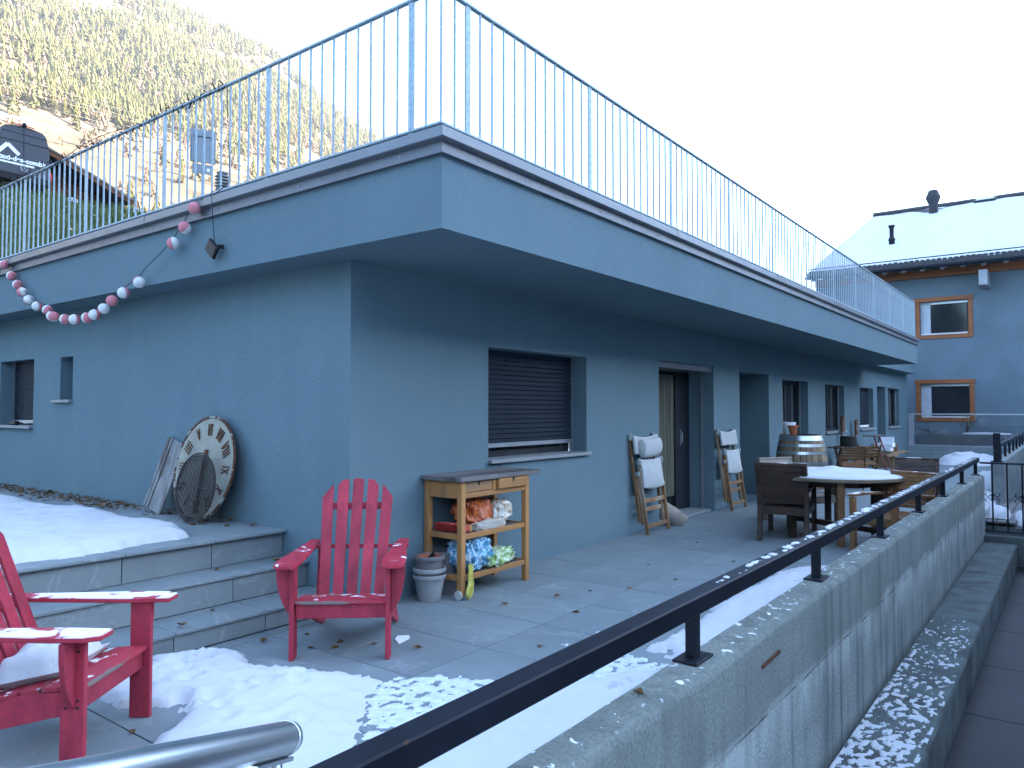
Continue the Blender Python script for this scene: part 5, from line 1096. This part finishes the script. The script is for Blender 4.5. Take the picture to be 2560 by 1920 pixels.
# ------------------------------------------------------------------ folded deck chairs
def deck_chair(label, loc, headroll):
    t_ = thing('deck_chair', label, 'deck chair', loc, 0, 'folded deck chairs against the wall'); W = .57
    L = lambda z, off=0: Vector((0, .135 * z / 1.2 + off, z)); sh = -.07
    def rail(nm, x, z0, z1, off, mat=wood_gold, wd=.022, dp=.042, sx=sh): a, b = L(z0, off), L(z1, off); return obj(nm, MB().beam(a + Vector((x + sx * z0 / 1.2, 0, 0)), b + Vector((x + sx * z1 / 1.2, 0, 0)), wd, dp, (0, 1, 0)), mat, t_, .004)
    rail('front_rail', 0, 0, .86, -.035, wood_tk); rail('front_rail', W, 0, .86, -.035, wood_tk)
    rail('back_rail', -.055, .15, 1.19, .02, wood_tk); rail('back_rail', W - .03, .15, 1.19, .02, wood_tk)
    rail('stretcher_rail', -.028, .12, .74, .0, wood_tk, .018); rail('stretcher_rail', W - .055, .12, .74, .0, wood_tk, .018)
    for z, off, m_ in ((.10, -.035, wood_tk), (.40, -.035, wood_tk), (.29, .0, wood_tk)):
        p = L(z, off) + Vector((sh * z / 1.2, 0, 0)); obj('cross_bar', MB().beam(p + Vector((.0, 0, 0)), p + Vector((W, 0, 0)), .05, .018, (0, 1, 0)), m_, t_, .004)
    cv = MB(); N = 14; NZ = 16                    # seat canvas hanging in front of the frame
    for j in range(NZ + 1):
        z = .56 + .34 * j / NZ
        for i in range(N + 1):
            u = i / N; p = L(z, -.06); bul = -.05 * math.sin(math.pi * u) * math.sin(math.pi * min(1, j / NZ + .08)) + .008 * fbm(u * 4, z * 9, 3)
            edge = .02 * math.sin(math.pi * j / NZ); sag = -.025 * math.sin(math.pi * u) * (1 - j / NZ) - .012 * math.sin(math.pi * u) * (j / NZ)
            cv.v.append((.0 + edge * (1 - 2 * u) + u * W + sh * z / 1.2 - .005, p.y + bul, z + sag))
    for j in range(NZ):
        for i in range(N): a = j * (N + 1) + i; cv.f.append((a, a + 1, a + N + 2, a + N + 1)); cv.mi.append(0)
    o = obj('seat_canvas', cv, canvas, t_, smooth=True); so = o.modifiers.new('th', 'SOLIDIFY'); so.thickness = .008
    cb = MB()
    for j in range(9):
        z = .96 + .225 * j / 8
        for i in range(N + 1):
            u = i / N; p = L(z, -.012); cb.v.append((-.06 + u * (W + .06) + sh * z / 1.2, p.y - .012 + .012 * math.sin(math.pi * u), z - .028 * math.sin(math.pi * u) * (j / 8)))
    for j in range(8):
        for i in range(N): a = j * (N + 1) + i; cb.f.append((a, a + 1, a + N + 2, a + N + 1)); cb.mi.append(0)
    o = obj('back_canvas', cb, canvas, t_, smooth=True); so = o.modifiers.new('th', 'SOLIDIFY'); so.thickness = .03
    for x, z, off in ((-.055, 1.18, .0), (W - .03, 1.18, .0), (0, .885, -.05), (W, .885, -.05)):
        p = L(z, off); obj('corner_cap', MB().lathe([(.014, -.06), (.03, -.05), (.034, -.01), (.028, .02), (.01, .032)], 12, (x + sh * z / 1.2, p.y, z)), plastic_cap, t_, smooth=True)
    for x in (-.03, W - .0): p = L(.72, -.02); obj('hinge_plate', MB().bx(x + sh * .6 - .035, x + sh * .6 + .01, p.y - .03, p.y + .02, .70, .75), alu, t_, .003)
    if headroll:
        hp = MB(); n1, n2 = 20, 18
        for i in range(n1 + 1):
            u = i / n1; bl = min(1, (min(u, 1 - u) / .10 + .45)); 
            for k in range(n2):
                a = 2 * math.pi * k / n2; p = L(1.04, -.075); hp.v.append((.035 + u * (W - .07) + sh * .88, p.y + math.cos(a) * .062 * bl, 1.04 + math.sin(a) * .115 * bl + .02 * (u - .5) - .012 * math.sin(math.pi * u)))
        for i in range(n1):
            for k in range(n2): a = i * n2 + k; b = i * n2 + (k + 1) % n2; hp.f.append((a, b, b + n2, a + n2)); hp.mi.append(0)
        hp.f += [tuple(range(n2)), tuple(range(n1 * n2, n1 * n2 + n2))]; hp.mi += [0, 0]; obj('head_cushion', hp, canvas, t_, smooth=True)
    return t_
wood_tk = M('teak_frame', (.24, .125, .055), .6, var=.3, vscale=6, stretch=(1, 1, .15), bump=.2, col2=(.30, .25, .19), c2=(.56, .7), c2scale=4, rnd=.12, rshift=9)
deck_chair('folded deck chair with white head cushion leaning left of the glazed door', (8.15, 4.145, 0), True)
deck_chair('folded deck chair without cushion leaning between the door and alcove', (10.82, 4.12, 0), False)
bsk = thing('wicker_basket', 'toppled pale wicker basket with dark handle at the door', 'basket', (9.05, 4.22, .12)); bsk.rotation_euler = (R(-58), 0, R(28))
mb = MB(); mb.lathe([(.10, -.18), (.115, -.1), (.12, .05), (.115, .18), (.105, .18), (.09, -.15)], 22, wob=lambda a, z: .02 * math.sin(a * 11 + z * 260)); obj('weave', mb, wood_pale, bsk, smooth=True)
obj('handle', MB().tube([(.1 * math.cos(a), 0, .16 + .17 * math.sin(a)) for a in np.linspace(0, 3.14, 14)], .011, 8), black_plastic, bsk, smooth=True)

# ------------------------------------------------------------------ round table and armchairs
TC = Vector((9.35, 2.30, 0)); TRd = .78
tbl = thing('round_table', 'round wooden garden table covered with smooth snow', 'table', tuple(TC))
obj('table_top', MB().lathe([(TRd - .01, .70), (TRd, .71), (TRd, .735), (TRd - .008, .742)], 56), M('table_edge', (.16, .125, .085), .7, var=.25, vscale=6, bump=.2), tbl, smooth=True)
obj('apron', MB().lathe([(.5, .62), (.5, .70)], 8), wood_dark, tbl)
for k, a in enumerate((200, 245, 20, 65, 130, 310)):
    r_ = .64 if k < 4 else .5
    obj('table_leg', MB().beam((r_ * math.cos(R(a)), r_ * math.sin(R(a)), 0), (r_ * math.cos(R(a)), r_ * math.sin(R(a)), .70), .075, .075, (math.cos(R(a)), math.sin(R(a)), 0)), wood_dark if k else wood_teak, tbl, .005)
obj('stretcher', MB().beam((.6 * math.cos(R(200)), .6 * math.sin(R(200)), .09), (.6 * math.cos(R(20)), .6 * math.sin(R(20)), .09), .06, .06), wood_dark, tbl, .004); obj('stretcher', MB().beam((.6 * math.cos(R(245)), .6 * math.sin(R(245)), .152), (.6 * math.cos(R(65)), .6 * math.sin(R(65)), .152), .06, .06), wood_dark, tbl, .004)
ts = MB(); n_ = 48; rad = [0, .06, .12, .18, .25, .35, .48, .6, .68, .73, .758, .765]
for q in rad:
    for k in range(n_):
        a = 2 * math.pi * k / n_; e = q / .765; x, y = q * math.cos(a), q * math.sin(a); w_ = 1 + .012 * fbm(math.cos(a), math.sin(a), 2, 3)
        z = .742 + (.035 + .055 * math.exp(-(math.hypot(x - .05, y - .03) / .15) ** 2) + .006 * fbm(x, y, 3, 4)) * max(0, 1 - e ** 14) ** .5
        ts.v.append((x * w_, y * w_, z))
for i in range(len(rad) - 1):
    for k in range(n_): a = i * n_ + k; b = i * n_ + (k + 1) % n_; ts.f.append((a, b, b + n_, a + n_)); ts.mi.append(0)
o_ = obj('table_snow', ts, snow_m, tbl, smooth=True); o_['kind'] = 'stuff'
def armchair(label, loc, rz, mat, armmat=None, slats=9, ht=.88, W=.56, D=.84, snowy=None):
    t_ = thing('garden_armchair', label, 'chair', loc, rz, 'wooden armchairs around the round table'); y0, y1 = -D / 2, D / 2; w2_ = W / 2; am = armmat or mat
    for s_ in (-1, 1):
        x = s_ * (w2_ - .028)
        obj('front_leg', MB().bx(x - .028, x + .028, y0, y0 + .055, 0, .575), mat, t_, .004)
        bp_ = [(y1 - .05, 0), (y1 + .02, 0), (y1 - .04, .2), (y1 - .05, .4), (y1 + .0, .65), (y1 + .11, ht), (y1 + .045, ht), (y1 - .06, .65), (y1 - .115, .4), (y1 - .10, .2)]
        obj('rear_leg', MB().prism(bp_, x - .026, x + .026, lambda a, b, h: (h, a, b)), mat, t_, .004)
        ap = [(y0 - .03, .585), (y0 - .03, .61), (y0 + .2, .618), (y1 - .25, .60), (y1 - .02, .585), (y1 - .02, .555), (y1 - .25, .572), (y0 + .2, .588)]
        obj('arm', MB().prism(ap, x - .034, x + .034, lambda a, b, h: (h, a, b)), snowy or am, t_, .004)
        obj('side_rail', MB().bx(x - .014, x + .014, y0 + .055, y1 - .09, .30, .37), mat, t_, .003)
    obj('front_rail', MB().bx(-w2_ + .05, w2_ - .05, y0 + .01, y0 + .045, .30, .37), mat, t_, .003); obj('rear_rail', MB().bx(-w2_ + .05, w2_ - .05, y1 - .10, y1 - .065, .30, .38), mat, t_, .003)
    for k in range(8): y = y0 + .02 + (D - .14) * k / 7.6; obj('seat_slat', MB().bx(-w2_ + .03, w2_ - .03, y, y + .075, .371, .391), mat, t_, .003)
    for k in range(slats):
        z = .43 + (ht - .44) * k / slats; zz = z + (ht - .44) / slats - .002; f_ = lambda q: y1 - .095 + max(0, q - .42) * .30
        obj('back_slat', MB().beam((-w2_ + .05, (f_(z) + f_(zz)) / 2 + .02, (z + zz) / 2), (w2_ - .05, (f_(z) + f_(zz)) / 2 + .02, (z + zz) / 2), .018, zz - z, (0, .3, 1)), (snowy if snowy and k == slats - 1 else mat), t_, .003)
    obj('top_rail', MB().beam((-w2_ + .0, y1 + .055, ht + .002), (w2_ - .0, y1 + .055, ht + .002), .06, .03, (0, 0, 1)), snowy or mat, t_, .004)
    return t_
dark_snow = M('teak_dark_dusted', (.065, .036, .022), .55, var=.3, vscale=7, snow=.54, snowscale=7); teak_snow = M('teak_warm_dusted', (.20, .095, .038), .5, var=.25, vscale=7, snow=.5, snowscale=6)
armchair('dark brown wooden armchair with its back to the camera, left of the snowy table', (9.03, 2.74, 0), R(99.1), wood_dark, snowy=dark_snow)
armchair('bleached pale wooden armchair behind the table in front of the barrel', (10.25, 2.95, 0), R(-32), wood_pale, slats=6, ht=.82)
armchair('warm teak armchair squeezed between the table and the concrete wall', (8.80, 1.575, 0), R(-107.5), wood_teak, ht=.80, W=.5, D=.82, snowy=teak_snow)
armchair('dark weathered armchair with snow-dusted slats right of the table', (11.45, 1.75, 0), R(-82), wood_dark, slats=6, ht=.80, snowy=dark_snow)

# ------------------------------------------------------------------ barrel and far clutter
BX, BY = 12.7, 3.62
br = thing('wine_barrel', 'oak wine barrel with shiny steel hoops standing near the wall', 'barrel', (BX, BY, 0)); BH = 1.09
def brad(z): q = (z / BH - .46) / .54; return .405 - .085 * q * q
NS = 26
for k in range(NS):
    a0, a1 = 2 * math.pi * k / NS + .012, 2 * math.pi * (k + 1) / NS - .012; mb = MB(); NZ = 12
    for j in range(NZ + 1):
        z = BH * j / NZ; r_ = brad(z)
        for a in (a0, (a0 + a1) / 2, a1): mb.v.append((r_ * math.cos(a), r_ * math.sin(a), z))
    for j in range(NZ):
        for i in range(2): p = j * 3 + i; mb.f.append((p, p + 1, p + 4, p + 3)); mb.mi.append(0)
    obj('stave', mb, wood_oak, br, smooth=True)
obj('barrel_head', MB().lathe([(.02, BH - .03), (brad(BH) - .01, BH - .03)], 30, cap=False), wood_grey, br); obj('inner_shell', MB().lathe([(brad(BH * j / 8) - .012, BH * j / 8) for j in range(9)], 26, cap=False), dark_frame, br)
hoop_m = M('steel_hoop', (.45, .47, .48), .28, metal=.9, var=.12, vscale=8)
for z, h in ((1.035, .075), (.92, .045), (.80, .045), (.63, .05), (.36, .05), (.2, .045), (.05, .07)):
    obj('hoop', MB().lathe([(brad(z - h / 2) + .001, z - h / 2), (brad(z - h / 2) + .006, z - h / 2), (brad(z + h / 2) + .006, z + h / 2), (brad(z + h / 2) + .001, z + h / 2)], 48, cap=False), hoop_m, br, smooth=True)
av = math.atan2(-BY, -BX); obj('bung', MB().tube([((brad(.48) - .01) * math.cos(av + .25), (brad(.48) - .01) * math.sin(av + .25), .48), ((brad(.48) + .003) * math.cos(av + .25), (brad(.48) + .003) * math.sin(av + .25), .48)], .034, 14), dark_frame, br)
cr = thing('plastic_tub', 'white plastic tub standing on the barrel', 'tub', (12.62, 3.78, BH)); obj('tub_body', MB().lathe([(.075, 0), (.10, .20), (.09, .20), (.065, .02)], 20), foam, cr, smooth=True)
tp = thing('flower_pot', 'small terracotta pot on the barrel next to the white tub', 'flower pot', (12.52, 3.69, BH)); pot(tp, terracotta, .05, .07, .15, 0, rim=.02)
def folding_chair(label, loc, rz, tilt):
    t_ = thing('folding_chair', label, 'chair', loc, rz, 'wooden folding chairs by the far wall'); t_.rotation_euler = (tilt, 0, rz)
    for s_ in (-1, 1):
        obj('leg', MB().beam((s_ * .2, .18, 0), (s_ * .2, -.2, .86), .022, .045, (0, 1, 0)), wood_teak, t_, .003); obj('leg', MB().beam((s_ * .17, -.2, 0), (s_ * .17, .16, .46), .022, .04, (0, 1, 0)), wood_teak, t_, .003)
    for k in range(4): obj('back_slat', MB().beam((-.2, -.08 - .028 * k, .60 + .065 * k), (.2, -.08 - .028 * k, .60 + .065 * k), .014, .05, (0, -.4, 1)), wood_teak, t_, .003)
    for k in range(6): obj('seat_slat', MB().bx(-.19, .19, -.13 + .055 * k, -.085 + .055 * k, .44, .456), wood_teak, t_, .003)
    return t_
tb2 = thing('dark_side_table', 'dark slatted wooden table among the folding chairs', 'table', (16.6, 3.72, 0))
for k in range(7): bxo('slat', wood_dark, tb2, -.4, .4, -.38 + .11 * k, -.28 + .11 * k, .70, .725, bevel=.003)
for s_ in (-1, 1): obj('leg', MB().beam((-.33, s_ * .28, 0), (.33, s_ * .28, .70), .04, .05), wood_teak, tb2); obj('leg', MB().beam((.33, s_ * .24, 0), (-.33, s_ * .24, .70), .04, .05), wood_teak, tb2)
bxo('rail', wood_teak, tb2, -.38, .38, -.38, -.35, .60, .698)
folding_chair('wooden folding chair tipped against the dark table', (15.15, 3.40, 0.02), R(-70), R(14)); folding_chair('second wooden folding chair leaning behind the tipped one', (15.75, 3.30, 0.02), R(-62), R(10)); folding_chair('folding chair behind the dark table near the wall', (17.3, 4.0, 0), R(20), 0)
bw_ = thing('round_tin', 'round dark tin sitting on the dark table', 'tin', (16.9, 3.85, .726)); obj('tin_body', MB().lathe([(.16, 0), (.165, .02), (.165, .2), (.155, .21)], 24), iron, bw_, smooth=True)
for k, (x, y, lab) in enumerate(((17.9, 4.18, 'slatted garden torch pole leaning at the wall, nearer one'), (19.2, 4.18, 'slatted garden torch pole leaning at the wall, farther one'))):
    st = thing('slatted_pole', lab, 'pole', (x, y, 0), 0, 'slatted poles by the wall')
    for q in range(5): bxo('slat', wood_barn, st, -.10, .10, -.02, .02, 1.0 + .075 * q - .1 * k, 1.055 + .075 * q - .1 * k, bevel=.004)
    bxo('stem', wood_barn, st, -.03, .03, .02, .05, 0, 1.35 - .1 * k)
ft = thing('red_folding_frame', 'folded red metal bistro table frame near the wall', 'table', (19.6, 3.75, 0)); red_metal = solid('red_metal', (.16, .02, .025), .45)
obj('table_top', MB().bx(-.45, .45, -.02, .3, .86, .885), wood_grey, ft, .004)
for p, q in (((-.4, -.2, 0), (-.15, .1, .86)), ((-.32, -.22, 0), (-.22, .1, .86)), ((.3, -.2, 0), (.42, .1, .86)), ((.42, -.2, 0), (.3, .1, .86)), ((-.15, -.15, 0), (-.42, .05, .86))): obj('leg', MB().tube([p, q], .012, 6), red_metal, ft, smooth=True)
bxb = thing('cardboard_box', 'open cardboard box on the patio by the far wall', 'box', (21.45, 3.98, 0))
bxo('box_body', cardboard, bxb, -.28, .28, -.24, .24, 0, .40); obj('flap', MB().beam((-.28, -.25, .40), (-.38, -.36, .36), .01, .5, (0, 1, 0)), cardboard, bxb); bxo('flap', cardboard, bxb, -.28, .28, .23, .24, .401, .62); bxo('flap', cardboard, bxb, .27, .28, -.24, .22, .401, .60); obj('flap', MB().bx(-.30, -.285, -.24, .24, .30, .405), cardboard, bxb)
for k, (a, b, z, lab) in enumerate(((-.05, .02, .42, 'lower white foam packing tray in the cardboard box'), (-.02, -.02, .52, 'upper white foam packing tray on the cardboard box'))):
    fo_ = thing('foam_tray', lab, 'packaging', (21.45 + a, 3.98 + b, z)); obj('tray', MB().bx(-.2, .2, -.18, .18, 0, .10), foam, fo_, .01)
    for q in range(3): bxo('tray_cell', foam, fo_, -.21, -.201, -.14 + .11 * q, -.07 + .11 * q, .02, .08, bevel=.004)
bxo('upright_tray', foam, fo_, .05, .12, -.17, .17, .1, .26, bevel=.01)
cn = thing('garden_cushions', 'orange and teal cushions piled low beside the barrel', 'cushions', (13.6, 3.35, .0)); 
for k, (c_, z) in enumerate((((.05, .14, .17), .38), ((.45, .14, .03), .45))): obj('cushion', MB().lathe([(.02, -.045), (.17, -.03), (.2, 0), (.17, .03), (.02, .045)], 20, (0, 0, z)), solid('cushion_%d' % k, c_, .8), cn, smooth=True)
bxo('stool', wood_dark, cn, -.16, .16, -.16, .16, 0, .33)
# ------------------------------------------------------------------ leaves and litter
def leaf_mesh(seed):
    r_ = random.Random(seed); mb = MB(); pts = [(0, 0), (.25, .22), (.5, .3), (.8, .18), (1, 0), (.8, -.16), (.5, -.28), (.25, -.2)]; L = r_.uniform(.05, .09); cv = r_.uniform(-.6, .6)
    vs_ = [(a * L, b * L * r_.uniform(.7, 1.3), .004 + L * (abs(b) * r_.uniform(.3, .8) + .15 * a * abs(cv) + r_.uniform(0, .1))) for a, b in pts]; mb.add(vs_ + [(.5 * L, 0, .004)], [(i, (i + 1) % 8, 8) for i in range(8)])
    me = bpy.data.meshes.new('leaf'); me.from_pydata(mb.v, [], mb.f); me.materials.append(leaf_m); return me
LM = [leaf_mesh(k) for k in range(8)]
def leaf(x, y, z, lab, grp, s=1):
    o = bpy.data.objects.new('leaf', random.choice(LM)); C.objects.link(o); o.location = (x, y, z + .002); o.rotation_euler = (random.uniform(-.2, .2), random.uniform(-.2, .2), random.uniform(0, 6.28)); o.scale = (s,) * 3; tag(o, lab, 'leaf', grp)
for x, y in ((3.55, 4.9), (3.5, 5.5), (3.35, 5.75), (3.6, 5.4)): leaf(x, y, T if y > 5.05 else .335, 'dry brown leaf lying at the top of the steps', 'dry leaves at the top of the steps', 1.2)
for x, y in ((2.52, 4.52), (3.06, 5.0), (2.85, 4.66)): leaf(x, y, .14 if y < 4.75 else .335, 'large dry leaf on the lowest step tread' if x < 2.6 else 'small dry leaf on the middle step tread' if y > 4.75 else 'small dry leaf on the lowest step tread', 'dry leaves on the step treads', 1.6 if x < 2.6 else .8)
for x, y in ((2.95, 3.95), (3.05, 3.85), (3.1, 3.75), (3.18, 3.8), (3.45, 3.3), (3.9, 2.72), (4.75, 2.95), (5.0, 3.35), (5.35, 3.2), (5.6, 3.0), (6.2, 2.85), (3.35, 3.6), (2.9, 4.2), (4.6, 3.5), (3.2, 4.1), (6.6, 3.3), (7.2, 2.7), (8.0, 3.4), (1.75, 3.5), (1.9, 3.3), (1.5, 3.0)): leaf(x, y, 0, 'small dry leaf lying on the patio tiles', 'dry leaves scattered on the patio', .75)
lp_ = MB(); r4 = random.Random(8)
for k in range(900):
    y = r4.uniform(5.6, 12.5); x = XW - .03 - abs(r4.gauss(0, .10 + .02 * max(0, y - 6))) ; 
    if y < 7.2 and r4.random() < .75: continue
    if x < 2.6: continue
    L = r4.uniform(.03, .07); a = r4.uniform(0, 6.28); z = T + .003 + r4.uniform(0, .025) * (1 if x > XW - .15 else .2); c_, s_ = math.cos(a) * L, math.sin(a) * L
    lp_.add([(x, y, z), (x + c_ * .5 - s_ * .3, y + s_ * .5 + c_ * .3, z + r4.uniform(.002, .022)), (x + c_, y + s_, z + r4.uniform(0, .012)), (x + c_ * .5 + s_ * .3, y + s_ * .5 - c_ * .3, z + r4.uniform(.002, .022))], [(0, 1, 2, 3)])
lo = obj('leaf_litter', lp_, M('leaf_litter', (.15, .08, .03), .85, var=.6, vscale=30, world=True), kind='stuff'); lo['label'] = 'brown leaf litter blown along the foot of the left wall'
pa = MB().prism([(3.534, 3.61), (3.584, 3.553), (3.541, 3.503), (3.42, 3.478), (3.47, 3.57)], .003, .006, lambda a, b, h: (a, b, h + .01 * (a - 3.4))); tag(obj('paper_scrap', pa, foam), 'torn white scrap lying on the patio near the red chair', 'paper')
tl = thing('power_tool', 'small black gadget with cable on the left window sill', 'gadget', (3.74, 10.62, 1.304)); obj('gadget_body', MB().bx(-.03, .03, -.10, .10, 0, .05), black_plastic, tl, .015); obj('cord', MB().tube([(0, -.1, .02), (.02, -.16, .03), (.04, -.2, .01), (.06, -.14, .005)], .006, 6), black_plastic, tl, smooth=True)
leaf(2.15, 1.10, WT, 'single dead leaf on top of the concrete wall', 'dead leaf on the wall', .6)

# ------------------------------------------------------------------ valley haze
hz = MB().bx(-2000, 2700, -1960, 2000, -2.2, 690); hzo = obj('haze', hz, bpy.data.materials.new('haze_air')); hzo['kind'] = 'stuff'; hzo['label'] = 'thin pale haze filling the valley'
hm = hzo.data.materials[0]; hm.use_nodes = True; ht = hm.node_tree
for n_ in list(ht.nodes): ht.nodes.remove(n_)
ho = ht.nodes.new('ShaderNodeOutputMaterial'); hv = ht.nodes.new('ShaderNodeVolumePrincipled'); hv.inputs['Color'].default_value = (.92, .95, 1, 1); hv.inputs['Density'].default_value = .00020; hv.inputs['Anisotropy'].default_value = .2
ht.links.new(hv.outputs[0], ho.inputs['Volume'])
